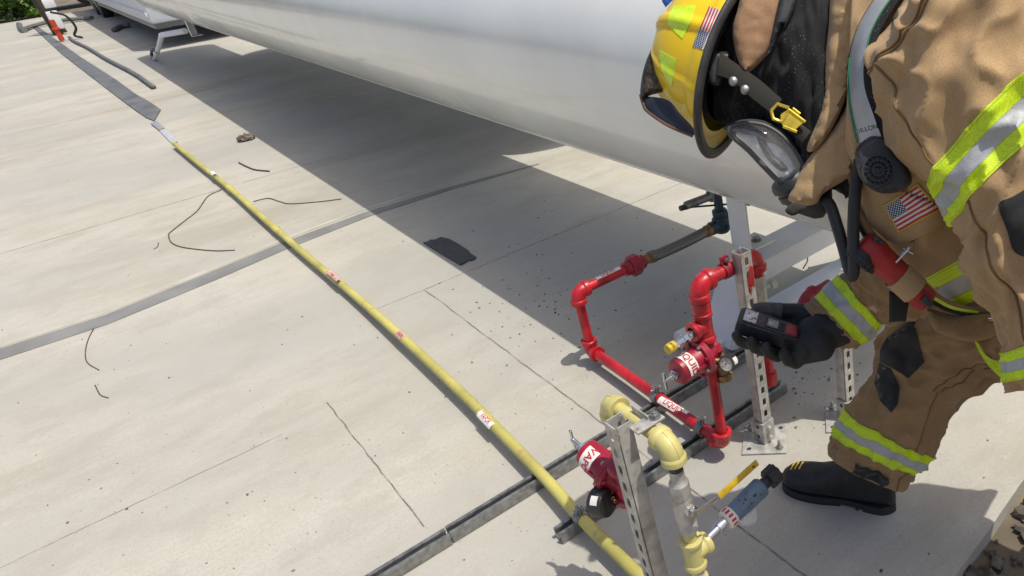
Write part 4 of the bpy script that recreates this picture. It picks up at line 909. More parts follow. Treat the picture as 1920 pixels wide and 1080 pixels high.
# ---- coat
torso = Loft([((1600, -70, 1.38), (1582, 325, 1.42), .13), ((1740, -120, 1.38), (1612, 425, 1.43), .19), ((1900, -90, 1.40), (1690, 520, 1.46), .225), ((2020, 20, 1.44), (1780, 572, 1.51), .23), ((2120, 160, 1.5), (1880, 600, 1.57), .225), ((2200, 290, 1.58), (1950, 650, 1.62), .21), ((2240, 400, 1.64), (2000, 700, 1.66), .20)], amp=.010, freq=7, fold=(1.1, 1.6, 1.6), seed=2)
bm = bmesh.new(); torso.mesh(bm, 130, 150, cap=True); coat = finish('coat', bm, M['tan'], pn, 180)
sleeve = Loft([((1655, 60, 1.27), (1770, -120, 1.27), .09), ((1633, 140, 1.20), (1870, -110, 1.20), .125, (-14, -14)), ((1668, 245, 1.175), (1960, -40, 1.175), .130, (-22, -20)), ((1741, 343, 1.165), (2040, 80, 1.165), .125, (-26, -22)), ((1794, 412, 1.16), (2080, 175, 1.16), .118, (-22, -18)), ((1806, 480, 1.165), (2090, 300, 1.17), .112), ((1853, 560, 1.18), (2085, 440, 1.19), .100), ((1889, 650, 1.20), (2080, 590, 1.21), .088), ((1900, 735, 1.22), (2075, 710, 1.22), .080)], amp=.013, freq=8, fold=(1.0, 1.7, 1.7), seed=5)
bm = bmesh.new(); sleeve.mesh(bm, 170, 150, cap=True); slv = finish('sleeve', bm, M['tan'], pn, 180)
bm = bmesh.new(); sleeve.mesh(bm, 22, 150, 3.0, 4.0, .0035, uv=True); shell(bm, .004); finish('safety_band', bm, M['tape'], slv, 60)
bm = bmesh.new(); sleeve.mesh(bm, 18, 120, 7.1, 7.75, .0035, uv=True); shell(bm, .004); finish('safety_band', bm, M['tape'], slv, 60)
# seams on the sleeve and shoulder
def seam(lf, pts, r, m, parent, off=.001, n=40, name='seam'):
    bm = bmesh.new(); P_ = catmull([Vector((a, b, 0)) for a, b in pts], 10); tube(bm, [lf.S(p.x, p.y, off) for p in P_], r, 6); return finish(name, bm, m, parent)
for (pts) in ([(1.05, -3.2), (1.0, -2.6), (1.05, -2.0), (1.15, -1.4), (1.3, -.8)], [(1.12, -3.2), (1.07, -2.6), (1.12, -2.0), (1.22, -1.4), (1.37, -.8)], [(1.1, -2.75), (1.8, -2.72), (2.4, -2.70), (2.98, -2.68)], [(4.02, -2.62), (5, -2.6), (6, -2.6), (7, -2.6)]):
    seam(sleeve, pts, .0022, M['seamd'], slv)
farslv = Loft([((1505, 573, 1.735), (1577, 655, 1.735), .070), ((1527, 558, 1.72), (1613, 645, 1.72), .073), ((1577, 520, 1.69), (1653, 607, 1.69), .074), ((1590, 495, 1.665), (1680, 606, 1.665), .078), ((1640, 440, 1.62), (1735, 590, 1.62), .085), ((1720, 380, 1.58), (1790, 545, 1.58), .09), ((1790, 330, 1.56), (1850, 500, 1.56), .09)], amp=.006, freq=9, fold=(1.2, 1.8, 1.8), seed=9)
bm = bmesh.new(); farslv.mesh(bm, 110, 100); shell(bm, .006); fs = finish('sleeve', bm, M['tand'], pn, 180)
bm = bmesh.new(); farslv.mesh(bm, 16, 110, 1.02, 1.98, .0035, uv=True); shell(bm, .004); finish('safety_band', bm, M['tape'], fs, 60)
bm = bmesh.new(); tube(bm, [farslv.S(.16, 2 * PI * k / 60, .001) for k in range(61)], .0016, 5); finish('seam', bm, M['tand'], fs)
TB = bvh_of(coat); SB = bvh_of(slv)
CS = TB + SB
patch('elbow_patch', [(1873, 385), (1900, 368), (1945, 350), (1985, 400), (1975, 470), (1935, 480), (1903, 472), (1888, 430)], SB, M['kev'], slv, .004, .006)
pk = patch('chest_pocket', [(1612, 338), (1650, 352), (1700, 360), (1772, 392), (1768, 412), (1738, 436), (1700, 452), (1668, 450), (1642, 428), (1622, 392)], TB, M['tan'], coat, .009, .008)
patch('flag_patch', [(1656, 385), (1721, 344), (1765, 392), (1685, 437)], bvh_of(pk, coat), M['flagp'], pk, .004, .004, step=5, quad=[(1656, 385), (1721, 344), (1765, 392), (1685, 437)], sm=False)
patch('safety_band', [(1734, 522), (1820, 474), (1880, 440), (1930, 520), (1863, 549), (1803, 573), (1770, 556)], TB, M['tape'], coat, .004, .005, quad=[(1734, 522), (1900, 430), (1950, 510), (1803, 578)], sm=False)
# front edge, piping and hem under the chest
fe = [(1598, 395, 1.34), (1622, 440, 1.34), (1655, 480, 1.34), (1695, 522, 1.35), (1735, 556, 1.37), (1780, 580, 1.40), (1830, 590, 1.44), (1880, 584, 1.48)]
bm = bmesh.new(); ribbon(bm, fe, [(u + 14, v - 12, d - .004) for u, v, d in fe], .010, bulge=.004); fl = finish('front_flap', bm, M['tand'], coat, 60)
bm = bmesh.new(); tube(bm, [D(u, v + 2, d - .004) for u, v, d in fe], .004, 8, per=8); finish('piping', bm, M['black'], fl)
bm = bmesh.new(); ribbon(bm, [(u + 3, v - 1, d - .007) for u, v, d in fe[4:7]], [(u + 7, v - 6, d - .007) for u, v, d in fe[4:7]], .003, bulge=.001); finish('yellow_trim', bm, M['lime'], fl, 60)
pillow('tail_flap', [(1740, 578), (1790, 592), (1850, 590), (1905, 600), (1918, 700), (1898, 718), (1862, 690), (1835, 650), (1815, 610), (1760, 615), (1745, 605)], 1.44, .02, .012, M['tand'], coat, amp=.010)
pillow('safety_band', [(1822, 622), (1845, 662), (1868, 676), (1902, 672), (1893, 715), (1862, 695), (1836, 660)], 1.422, .006, .003, M['tape'], coat, step=5, R_=6, quad=[(1826, 612), (1902, 668), (1893, 718), (1822, 640)])
pillow('pocket_flap', [(1742, 583), (1800, 592), (1880, 588), (1876, 622), (1850, 636), (1815, 640), (1770, 628), (1752, 618)], 1.415, .012, .010, M['tand'], coat, amp=.006)
def ring(bm, pts, r, per=6): tube(bm, [D(*p) for p in pts], r, 8, per=per)
bm = bmesh.new(); ring(bm, [(1688, 480, 1.32), (1705, 462, 1.31), (1712, 452, 1.31), (1704, 466, 1.30), (1680, 492, 1.31)], .0024); ring(bm, [(1694, 466, 1.31), (1712, 476, 1.31)], .002, 1); finish('snap_hook', bm, M['chrome'], coat, 60)
bm = bmesh.new(); ring(bm, [(1868, 575, 1.40), (1885, 572, 1.40), (1890, 590, 1.40), (1878, 602, 1.40), (1852, 598, 1.40)], .0030); ring(bm, [(1884, 645, 1.40), (1906, 650, 1.40)], .0055, 1); finish('snap_hook', bm, M['chrome'], coat, 60)

# ---- trousers
leg = Loft([((1552, 852, 2.16), (1698, 915, 2.13), .105, (4, 18)), ((1562, 815, 2.13), (1722, 882, 2.10), .112, (4, 18)), ((1590, 762, 2.10), (1750, 846, 2.05), .118, (4, 14)), ((1636, 705, 2.05), (1790, 768, 2.0), .122), ((1650, 640, 2.0), (1850, 722, 1.93), .125), ((1690, 592, 1.93), (1912, 706, 1.85), .125), ((1770, 545, 1.84), (1985, 690, 1.78), .13), ((1880, 480, 1.76), (2080, 660, 1.70), .14), ((1960, 420, 1.70), (2140, 640, 1.66), .14)], amp=.011, freq=9, fold=(1.0, 1.7, 1.7), seed=12)
bm = bmesh.new(); leg.mesh(bm, 170, 130); shell(bm, .008); tr = finish('trousers', bm, M['tand'], pn, 180)
bm = bmesh.new(); leg.mesh(bm, 20, 130, 1.05, 1.88, .004, uv=True); shell(bm, .004); finish('safety_band', bm, M['tape'], tr, 60)
LB = bvh_of(tr)
k1 = patch('knee_patch', [(1720, 589), (1714, 606), (1722, 640), (1733, 679), (1702, 709), (1683, 694), (1651, 677), (1652, 654), (1665, 633), (1694, 608)], LB, M['kev'], tr, .008, .012, sm=False)
patch('knee_patch', [(1650, 680), (1672, 694), (1687, 727), (1683, 757), (1672, 773), (1650, 750), (1641, 717)], LB, M['kev'], tr, .007, .011, sm=False)
loft_patch('ankle_patch', leg, .12, .62, -2.05, -1.32, .004, M['kev'], tr)
for pts in ([(3.2, -1.2), (4, -1.1), (5, -1.0), (6, -1.1)], [(3.25, -1.0), (4.05, -.9), (5.05, -.82), (6, -.9)], [(0, -.9), (1, -.95), (2.0, -1.0), (3.2, -1.1)]): seam(leg, pts, .0020, M['seamd'], tr)
leg2 = Loft([((2150, 985, 1.72), (2330, 1000, 1.72), .10), ((2110, 860, 1.68), (2330, 880, 1.68), .12), ((2060, 740, 1.64), (2300, 740, 1.64), .13), ((1990, 600, 1.62), (2240, 600, 1.62), .14), ((1960, 430, 1.62), (2180, 470, 1.62), .15)], amp=.012, freq=9, seed=17)
bm = bmesh.new(); leg2.mesh(bm, 80, 80); shell(bm, .008); finish('trousers', bm, M['tand'], pn, 180)

# ---- boots
def make_boot(heel, toe, parent, shaft_to):
    heel = Vector(heel); toe = Vector(toe); d = (toe - heel).normalized(); s = Vector((d.y, -d.x, 0)); L = (toe - heel).length
    out = [(-.02, .0), (.0, .027), (.03, .037), (.09, .036), (.14, .036), (.20, .048), (.26, .051), (.30, .043), (.325, .028), (.337, .0)]
    poly = [(x, y) for x, y in out] + [(x, -y) for x, y in out[-2:0:-1]]; P_ = smooth_poly(poly, 3)
    bt = bmesh.new(); k = L / .34
    prism(bt, [(x * k, y) for x, y in P_ if True], .010, .030, heel, (d, s, (0, 0, 1)), bev=.003)
    hp = [(x, y) for x, y in P_ if x < .085]; prism(bt, [(x * k, y * .98) for x, y in sorted(hp, key=lambda q: math.atan2(q[1], q[0] - .04))], 0, .012, heel, (d, s, (0, 0, 1)))
    fp = [(x, y) for x, y in P_ if .135 < x]; prism(bt, [(x * k, y * .98) for x, y in sorted(fp, key=lambda q: math.atan2(q[1], q[0] - .23))], 0, .012, heel, (d, s, (0, 0, 1)))
    b = finish('boot', (lambda b2: b2)(bmesh.new()), M['boot'], parent) if False else None
    secs = [(-.018, .006, .03, .07), (-.012, .026, .028, .16), (.02, .040, .027, .24), (.06, .046, .027, .26), (.10, .047, .027, .22), (.135, .046, .027, .165), (.17, .047, .027, .130), (.21, .051, .027, .108), (.25, .053, .027, .098), (.285, .049, .027, .090), (.31, .039, .027, .078), (.328, .024, .028, .062), (.336, .005, .03, .045)]
    bm = bmesh.new(); rings = []
    for (x, w_, z0, z1) in secs:
        zc = z0 + (z1 - z0) * .38; r_ = []
        for j in range(28):
            t = 2 * PI * j / 28; ct, st = math.cos(t), math.sin(t); z = zc + (z1 - zc) * max(0, st) ** .9 if st >= 0 else zc + (zc - z0) * -abs(st) ** .6
            r_.append(bm.verts.new(heel + d * (x * k) + s * (w_ * math.copysign(abs(ct) ** .85, ct)) + Vector((0, 0, z))))
        rings.append(r_)
    for i in range(len(rings) - 1):
        for j in range(28): bm.faces.new((rings[i][j], rings[i][(j + 1) % 28], rings[i + 1][(j + 1) % 28], rings[i + 1][j]))
    bm.faces.new(rings[0][::-1]); bm.faces.new(rings[-1]); bmesh.ops.subdivide_edges(bm, edges=bm.edges[:], cuts=1, smooth=.6, use_grid_fill=True)
    sh0 = heel + d * .055 + Vector((0, 0, .15)); tube(bm, [sh0, sh0.lerp(Vector(shaft_to), .5), Vector(shaft_to)], .060, 24)
    bo = finish('boot', bm, M['boot'], parent, 60); off = base(bo)
    finish('sole', bt, M['rubber'], bo, 35)
    bm = bmesh.new(); tp = lambda x, y, h: heel + d * (x * k) + s * y + Vector((0, 0, h))
    bv = bvh_of(bo)[0]
    def onb(x, y):
        h = bv.ray_cast(tp(x, y, .5), Vector((0, 0, -1))); return (h[0] + h[1] * .0012) if h[0] is not None else tp(x, y, .09)
    tube(bm, [onb(.245, -.045 + .09 * j / 16) for j in range(17)], .0016, 6); finish('toe_cap_seam', bm, M['boot'], bo)
    for q in range(3):
        bm = bmesh.new(); tube(bm, [onb(.272 + .014 * q, -.018 + .036 * j / 8 + .006) for j in range(9)], .0030, 8); finish('yellow_bar', bm, M['capy'], bo)
    return bo
make_boot((1.288, 1.055, 0), (1.152, 1.372, 0), pn, dd(1640, 850, 2.14))
make_boot((1.98, .50, 0), (1.86, .82, 0), pn, dd(2240, 960, 1.72))

# ---- glove
glove_caps = []
def chain(pts, rs):
    for i in range(len(pts) - 1): glove_caps.append((D(*pts[i]), rs[i], D(*pts[i + 1]), rs[i + 1]))
chain([(1590, 600, 1.70), (1555, 617, 1.69), (1528, 628, 1.69)], [.050, .046, .044])
chain([(1528, 618, 1.72), (1490, 612, 1.76), (1440, 605, 1.77)], [.038, .032, .024])
chain([(1535, 640, 1.67), (1505, 655, 1.67)], [.040, .030])
chain([(1545, 598, 1.72), (1500, 584, 1.735), (1462, 581, 1.73)], [.026, .019, .0155])
for i, (u, v, r_) in enumerate(((1394, 628, .0120), (1421, 639, .0135), (1449, 650, .0140), (1484, 662, .0150))):
    chain([(u + 40 - i * 4, v - 22, 1.765), (u + 20, v + 8, 1.735), (u + 8, v + 17, 1.69), (u - 6, v + 12, 1.655), (u - 14, v + 1, 1.640)], [r_ * 1.15, r_ * 1.12, r_ * 1.08, r_, r_ * .88])
chain([(1500, 668, 1.68), (1540, 652, 1.66)], [.020, .030])
gl = blob('glove', glove_caps, .0032, M['leather'], pn, 4)
bm = bmesh.new(); tc_ = [(D(1466, 582, 1.725), .0165), (D(1440, 580, 1.722), .0155), (D(1422, 580, 1.715), .0145), (D(1414, 583, 1.708), .010)]
tube(bm, catmull([p for p, _ in tc_], 6), lambda t: .0172 - .0028 * t - (.0075 * max(0, (t - .8) / .2) ** 2), 16); finish('thumb_cover', bm, M['greyl'], gl, 180)
GB = bvh_of(gl)
for pts in ([(1540, 590), (1512, 592), (1490, 606), (1512, 624), (1545, 640)], [(1502, 640), (1515, 660), (1508, 680)]):
    P_ = catmull([Vector((a, b, 0)) for a, b in pts], 6); q = []
    for p in P_:
        h = GB[0].ray_cast(CAM, ray(p.x, p.y).normalized())
        if h[0] is not None: q.append(h[0] + h[1] * .0008)
    if len(q) > 3: bm = bmesh.new(); tube(bm, q, .0014, 6); finish('seam', bm, M['leather'], gl)
glove_caps.clear()
chain([(2005, 715, 1.215), (2015, 760, 1.225), (2015, 800, 1.225)], [.040, .042, .040])
for i, (du, dw) in enumerate(((-34, -.035), (-14, -.012), (8, .012), (28, .034))):
    chain([(2015 + du * .6, 800, 1.225 + dw * .6), (2020 + du, 842 + 4 * i, 1.23 + dw), (2010 + du, 876 + 4 * i, 1.235 + dw), (1995 + du, 896 + 3 * i, 1.245 + dw)], [.017, .0145, .0135, .012])
chain([(1990, 765, 1.20), (1965, 800, 1.19), (1950, 835, 1.20)], [.022, .017, .014])
blob('glove', glove_caps, .0035, M['leather'], pn, 4)
# ---- gas detector held in the glove
gd = thing('gas_detector', 'black handheld gas detector with red panel held in the gloved hand', 'gas meter', tuple(D(1442, 616, 1.68)))
X = (RT * .945 + DN * .315 + FW * .02).normalized(); Zn = (-FW * .52 - DN * .80); Zn = (Zn - X * Zn.dot(X)).normalized(); Y = Zn.cross(X).normalized(); gc = D(1442, 617, 1.68)
if Y.dot(DN) < 0: pass
bm = bmesh.new(); prism(bm, smooth_poly([(-.072, -.022), (-.064, -.030), (-.02, -.0305), (.03, -.028), (.062, -.028), (.066, -.022), (.066, .022), (.062, .028), (.03, .028), (-.02, .0305), (-.064, .030), (-.072, .022)], 2), -.017, .014, gc, (X, Y, Zn), bev=.005); db = finish('case', bm, M['plastic'], gd, 40)
T = lambda x, y, z=.0146: gc + X * x + Y * y + Zn * z
ys = 1 if Y.dot(DN) < 0 else -1     # +ys is the far long edge
def plate(name, x0, x1, y0, y1, z0, z1, m, parent, bev=.0012): bm = bmesh.new(); box(bm, T((x0 + x1) / 2, (y0 + y1) / 2, (z0 + z1) / 2), x1 - x0, y1 - y0, z1 - z0, (X, Y, Zn), bev=bev); return finish(name, bm, m, parent, 35)
M['screen'] = mat('lcd_grey', (.16, .18, .18), .25, var=.1, coat=.5); M['sil'] = mat('worn_label', (.55, .55, .56), .35, metal=.3, var=.3, scale=150, wear=((.05, .05, .06), .55, 90)); M['redp'] = mat('red_panel', (.30, .012, .018), .45, var=.2, scale=80)
plate('upper_plate', -.060, .058, -.024, .024, .010, .0165, M['plastic'], gd, .002)
plate('sensor_cover', -.062, -.032, -.021, .021, .015, .0195, M['sil'], gd, .003)
plate('screen_bezel', -.012, .022, -.018, .018, .016, .0180, M['rubber'], gd); plate('screen', -.008, .016, -.014, .014, .0172, .0186, M['screen'], gd, .0004)
for q in (-.011, 0, .011): plate('button', .0235, .0310, q - .0042, q + .0042, .016, .0190, M['rubber'], gd)
plate('red_panel', .034, .062, -.019, .019, .014, .0185, M['redp'], gd, .0025)
bm = bmesh.new()
for k, (x_, y_) in enumerate(((-.022, .010), (-.020, .002), (-.023, -.006))): box(bm, T(x_, y_, .0168), .0022, .0045, .0006, (X, Y, Zn))
finish('markings', bm, M['letter'], gd, 30)

# ---- hood, collar, mask
hood = Loft([((1345, -60, 1.54), (1338, 215, 1.54), .08), ((1395, -75, 1.51), (1378, 240, 1.51), .118), ((1450, -80, 1.50), (1432, 245, 1.50), .120), ((1510, -80, 1.48), (1488, 292, 1.47), .118), ((1570, -70, 1.46), (1530, 345, 1.45), .110), ((1640, -60, 1.44), (1600, 365, 1.44), .105)], amp=.008, freq=9, fold=(1.3, 1.8, 1.8), seed=21)
bm = bmesh.new(); hood.mesh(bm, 90, 110, cap=True); hd_ = finish('hood', bm, M['black'], pn, 180)
pillow('ear_flap', [(1486, -20), (1478, 30), (1460, 78), (1432, 110), (1403, 137), (1392, 132), (1380, 100), (1374, 60), (1382, 22), (1402, -20)], lambda u, v: 1.385 + (u - 1430) * .0002, .012, .022, M['suede'], pn, R_=34, amp=.004)
pillow('helmet_strap', [(1468, -20), (1500, -20), (1476, 48), (1466, 45), (1452, 82), (1440, 100), (1446, 70)], 1.362, .008, .006, M['plastic'], pn, R_=8, step=6)
cl = pillow('collar', [(1563, -20), (1616, -20), (1606, 60), (1597, 120), (1588, 176), (1563, 236), (1537, 274), (1520, 285), (1513, 276), (1530, 232), (1543, 176), (1546, 120), (1554, 50)], lambda u, v: 1.325 + (1600 - u) * .0006, .02, .020, M['tan'], pn, R_=16, amp=.007)
pillow('collar_flap', [(1604, 170), (1606, 260), (1600, 320), (1583, 338), (1560, 352), (1541, 366), (1530, 382), (1500, 386), (1478, 375), (1490, 345), (1512, 302), (1536, 272), (1572, 226)], lambda u, v: 1.345 + (1600 - u) * .0005, .018, .020, M['tan'], pn, R_=14, amp=.007)
pillow('throat_tab', [(1488, 380), (1512, 388), (1494, 402), (1482, 404), (1472, 394)], 1.36, .008, .005, M['webbing'], pn, R_=6, step=5)
# mask: rubber frame, clear lens, nose cup, regulator
mk = [(1366, 246), (1392, 232), (1428, 234), (1462, 252), (1488, 280), (1506, 308), (1510, 334), (1494, 346), (1464, 342), (1436, 316), (1404, 282)]
M['mask'] = mat('grey_mask_rubber', (.055, .055, .056), .42, var=.15, scale=30); M['lens'] = glass('mask_lens', (.55, .57, .56), .04, .10)
ms_ = pillow('mask_seal', [(1355, 240), (1392, 224), (1432, 226), (1468, 244), (1496, 274), (1514, 306), (1520, 336), (1500, 352), (1485, 300), (1440, 262), (1395, 250)], 1.43, .05, .012, M['mask'], pn, R_=14)
bm = bmesh.new(); tube(bm, [D(a, b, 1.415) for a, b in smooth_poly(mk, 4)] + [D(*mk[0], 1.415)], .0052, 8); finish('lens_frame', bm, M['mask'], ms_, 60)
pillow('lens', mk, 1.416, .003, .016, M['lens'], ms_, R_=40, step=6)
pillow('face_lining', [(1380, 248), (1430, 246), (1470, 268), (1498, 318), (1488, 338), (1460, 330), (1420, 290)], 1.445, .02, .012, mat('pale_mask_lining', (.80, .79, .74), .5, var=.25, scale=30), ms_, R_=16)
pillow('nose_cup', [(1418, 256), (1432, 262), (1452, 290), (1462, 298), (1478, 318), (1462, 320), (1440, 300), (1428, 280)], 1.432, .015, .010, M['mask'], ms_, R_=12, step=6)
pillow('cheek', [(1402, 240), (1430, 243), (1452, 256), (1462, 268), (1446, 270), (1426, 262)], 1.434, .015, .006, M['skin'], ms_, R_=10, step=6)
bm = bmesh.new(); m0, m1 = D(1478, 336, 1.43), D(1512, 384, 1.45); ax = (m1 - m0).normalized(); lathe(bm, m0, ax, [(-.006, .034), (0, .038), (.010, .039), (.012, .034), (.018, .034), (.020, .037), (.032, .037), (.036, .032), (.052, .030), (.056, .024)], 30); finish('breathing_regulator', bm, M['plastic'], ms_, 35)
bm = bmesh.new(); lathe(bm, D(1508, 368, 1.42), (RT * .8 + DN * .25 - FW * .1).normalized(), [(-.02, .030), (0, .034), (.03, .035), (.045, .028), (.05, .015)], 26); finish('regulator_cover', bm, M['rubber'], ms_, 40)
bm = bmesh.new(); tube(bm, [D(*p) for p in ((1540, 372, 1.40), (1556, 384, 1.37), (1570, 425, 1.345), (1583, 470, 1.335), (1592, 505, 1.33), (1597, 518, 1.325), (1601, 505, 1.318), (1600, 460, 1.31), (1601, 400, 1.30), (1605, 345, 1.29), (1612, 300, 1.285))], .0108, 16, per=8); finish('air_hose', bm, M['rubber'], pn, 180)
# harness strap with speaker
sL = [(1668, -40, 1.24), (1630, 10, 1.25), (1604, 58, 1.26), (1591, 108, 1.265), (1588, 160, 1.265), (1594, 215, 1.262), (1606, 268, 1.255)]
sR = [(1712, -30, 1.20), (1676, 14, 1.20), (1650, 60, 1.20), (1636, 108, 1.20), (1637, 160, 1.195), (1652, 215, 1.19), (1672, 262, 1.19)]
bm = bmesh.new(); ribbon(bm, sL, sR, .030, bulge=.012, m=10); hs = finish('harness_strap', bm, M['black'], pn, 60)
HB = bvh_of(hs)
lp3 = lambda k, a: tuple(x + (y - x) * k for x, y in zip(*a))
st = [lp3(.04, p) for p in zip(sL, sR)]; st2 = [lp3(.62, p) for p in zip(sL[:3], sR[:3])] + [lp3(.66, p) for p in zip(sL[3:5], sR[3:5])] + [lp3(.75, p) for p in zip(sL[5:], sR[5:])]
bm = bmesh.new(); ribbon(bm, [(u, v, d - .004) for u, v, d in st], [(u, v, d - .011) for u, v, d in st2], .006, bulge=.006); ss = finish('reflective_stripe', bm, M['silver'], hs, 60)
M['green'] = mat('green_stitching', (.01, .20, .07), .6)
bm = bmesh.new(); tube(bm, [D(u + 1, v, d - .012) for u, v, d in st2[:4]], .0014, 6, per=6); tube(bm, [D(u, v, d - .008) for u, v, d in st[3:]], .0014, 6, per=6); finish('stitching', bm, M['green'], hs)
bm = bmesh.new(); o3 = D(1625, 242, 1.186); Xd = (RT * .97 - DN * .25).normalized(); Yd = (-DN * .95 - RT * .30).normalized(); text_mesh(bm, 'DILLON', .010, lambda x, y: o3 + Xd * x + Yd * y, 0); finish('name_marking', bm, M['letk'], hs)
sp_ = [(1603, 296), (1610, 272), (1640, 252), (1664, 256), (1690, 290), (1710, 332), (1700, 353), (1668, 363), (1640, 358), (1614, 336)]
spk = pillow('speaker_unit', sp_, 1.215, .03, .022, M['plastic'], pn, R_=9, sm=True, smooth=50, step=6)
bm = bmesh.new(); sc_ = D(1646, 320, 1.190); nn = (-FW + RT * -.05).normalized(); a_, b_, _ = frame(nn, (0, 0, 1))
for r_ in (.008, .016, .024): lathe(bm, sc_, nn, [(0, r_ - .0018), (.003, r_ - .0012), (.003, r_ + .0012), (0, r_ + .0018)], 32, cap=False)
for k in range(16):
    t = 2 * PI * k / 16; q = a_ * math.cos(t) + b_ * math.sin(t); tube(bm, [sc_ + q * .009 + nn * .002, sc_ + q * .024 + nn * .002], .0012, 6)
text_mesh(bm, 'MSA', .0075, lambda x, y: sc_ + nn * .0032 + a_ * x + b_ * y, 0)
finish('speaker_grille', bm, M['rubber'], spk, 50)
pillow('chest_strap', [(1667, 545), (1706, 556), (1699, 602), (1667, 605)], 1.375, .006, .004, M['webbing'], pn, R_=6, step=6, sm=False)
pillow('shoulder_black', [(1622, -20), (1668, -20), (1640, 30), (1612, 66), (1600, 110), (1598, 60), (1610, 20)], 1.30, .02, .01, M['black'], pn, R_=10, step=7)

# ---- torch hanging on the coat
fl_ = thing('torch', 'red right-angle torch strapped across the front of the tan coat', 'torch', tuple(D(1690, 510, 1.36)))
t0, t1 = D(1626, 462, 1.325), D(1738, 566, 1.345); ax = (t1 - t0).normalized(); LL = (t1 - t0).length
bm = bmesh.new(); lathe(bm, t0, ax, [(-.014, .014), (-.010, .022), (0, .0265), (.02, .0275), (.03, .0255), (LL * .5, .0245), (LL * .96, .0235), (LL, .021), (LL + .004, .014)], 28); finish('case', bm, M['flash'], fl_, 40)
bm = bmesh.new(); c_ = t0 + ax * .004; fd = (DN * .75 - RT * .6 + FW * .15).normalized(); lathe(bm, c_ + fd * .008, fd, [(0, .026), (.010, .029), (.012, .031), (.024, .031), (.026, .027)], 30)
for k in range(14):
    a_, b_, _ = frame(fd); t = 2 * PI * k / 14; q = a_ * math.cos(t) + b_ * math.sin(t); cyl(bm, c_ + fd * .022 + q * .031, c_ + fd * .032 + q * .031, .0028, 6)
finish('lens_ring', bm, M['rubber'], fl_, 35)
bm = bmesh.new(); lathe(bm, t0 + ax * (LL * .52), ax, [(0, .0262), (.001, .0275), (.040, .0275), (.041, .0262)], 26); finish('strap', bm, M['tan'], fl_, 40)
bm = bmesh.new(); ring(bm, [(1660, 530, 1.345), (1690, 547, 1.35)], .0035, 1); bolt(bm, D(1641, 449, 1.305), -FW, .0045, .004); bolt(bm, D(1650, 455, 1.305), -FW, .0035, .004); box(bm, D(1738, 566, 1.32), .022, .012, .012, (ax, ax.cross(FW), FW), bev=.002); finish('clip', bm, M['dark'], fl_, 35)

# ---- helmet
hm = thing('helmet', None, None) if False else None
def hp(h, f, s): return Hc + hx * h + fx * f + sx_ * s
ho = bpy.data.objects.new('helmet', None); bpy.data.objects.remove(ho)
bm = bmesh.new(); NA, NR = 160, 40; g = []
def dome(az, el):
    """az around h (0 = front), el 0..1 base to crown"""
    a = el * PI / 2; ca, sa = math.cos(a) ** .80, math.sin(a) ** .92; f = .146; s = .120; h = .166
    rib = 0.0
    for k in range(8):
        dz = (az - (k * PI / 4 + PI / 2 - .0) + PI) % (2 * PI) - PI; rib = max(rib, math.exp(-(dz / (.075 + .25 * el ** 3)) ** 4) if k % 2 == 0 else .45 * math.exp(-(dz / .05) ** 4))
    r = 1 + .075 * rib * math.sin(min(1, el * 1.02) * PI) ** .35 * (el < .98)
    step = .012 * (1 / (1 + math.exp((el - .10) * 80)))
    return hp(h * sa * (1 + .03 * rib), (f + step) * ca * r * math.cos(az), (s + step) * ca * r * math.sin(az))
for i in range(NR + 1):
    el = i / NR; g.append([bm.verts.new(dome(2 * PI * k / NA, min(el, .999))) for k in range(NA)])
for i in range(NR):
    for k in range(NA): bm.faces.new((g[i][k], g[i][(k + 1) % NA], g[i + 1][(k + 1) % NA], g[i + 1][k]))
bm.faces.new(g[-1])
def brim(az, k, dn=0.0):
    """k 0..1 from dome to rim"""
    f0, s0 = .156, .130; c, s = math.cos(az), math.sin(az); f1 = .190; s1 = .148
    droop = .020 * k * k * (.4 + .6 * c * c) - .004 * s * s
    return hp(-droop - dn, (f0 + (f1 - f0) * k) * c, (s0 + (s1 - s0) * k) * s)
NB = 6; gt = [[bm.verts.new(brim(2 * PI * j / NA, i / NB)) for j in range(NA)] for i in range(NB + 1)]; gb = [[bm.verts.new(brim(2 * PI * j / NA, i / NB if i else -.25, .005)) for j in range(NA)] for i in range(NB + 1)]
for i in range(NB):
    for j in range(NA):
        j2 = (j + 1) % NA; bm.faces.new((gt[i][j], gt[i][j2], gt[i + 1][j2], gt[i + 1][j])); bm.faces.new((gb[i][j2], gb[i][j], gb[i + 1][j], gb[i + 1][j2]))
for j in range(NA): j2 = (j + 1) % NA; bm.faces.new((gt[NB][j], gt[NB][j2], gb[NB][j2], gb[NB][j]))
bmesh.ops.recalc_face_normals(bm, faces=bm.faces[:])
he = finish('helmet', bm, M['hyel'], pn, 50)
bm = bmesh.new(); rim = [brim(2 * PI * j / 120, 1.0, .002) for j in range(121)]
for j in range(120):
    pass
tube(bm, rim, .0112, 12, cap=False, flat=.62, ref=hx); finish('edge_trim', bm, mat('edge_trim_rubber', (.045, .045, .045), .55, var=.2, bump=.3), he, 60)
bm = bmesh.new(); gi = [[bm.verts.new(hp(-.004 + .13 * math.sin(i / 10 * PI / 2), .126 * math.cos(2 * PI * j / 60) * math.cos(i / 10 * PI / 2 * .98), .112 * math.sin(2 * PI * j / 60) * math.cos(i / 10 * PI / 2 * .98))) for j in range(60)] for i in range(11)]
for i in range(10):
    for j in range(60): bm.faces.new((gi[i][j], gi[i + 1][j], gi[i + 1][(j + 1) % 60], gi[i][(j + 1) % 60]))
finish('liner', bm, M['black'], he, 60)
HE = bvh_of(he)
patch('reflector', [(1264, 11), (1304, 10), (1297, 36), (1280, 73), (1266, 60), (1252, 44), (1256, 24)], HE, M['lime'], he, .0012, .002, step=5, sm=False, edge=1)
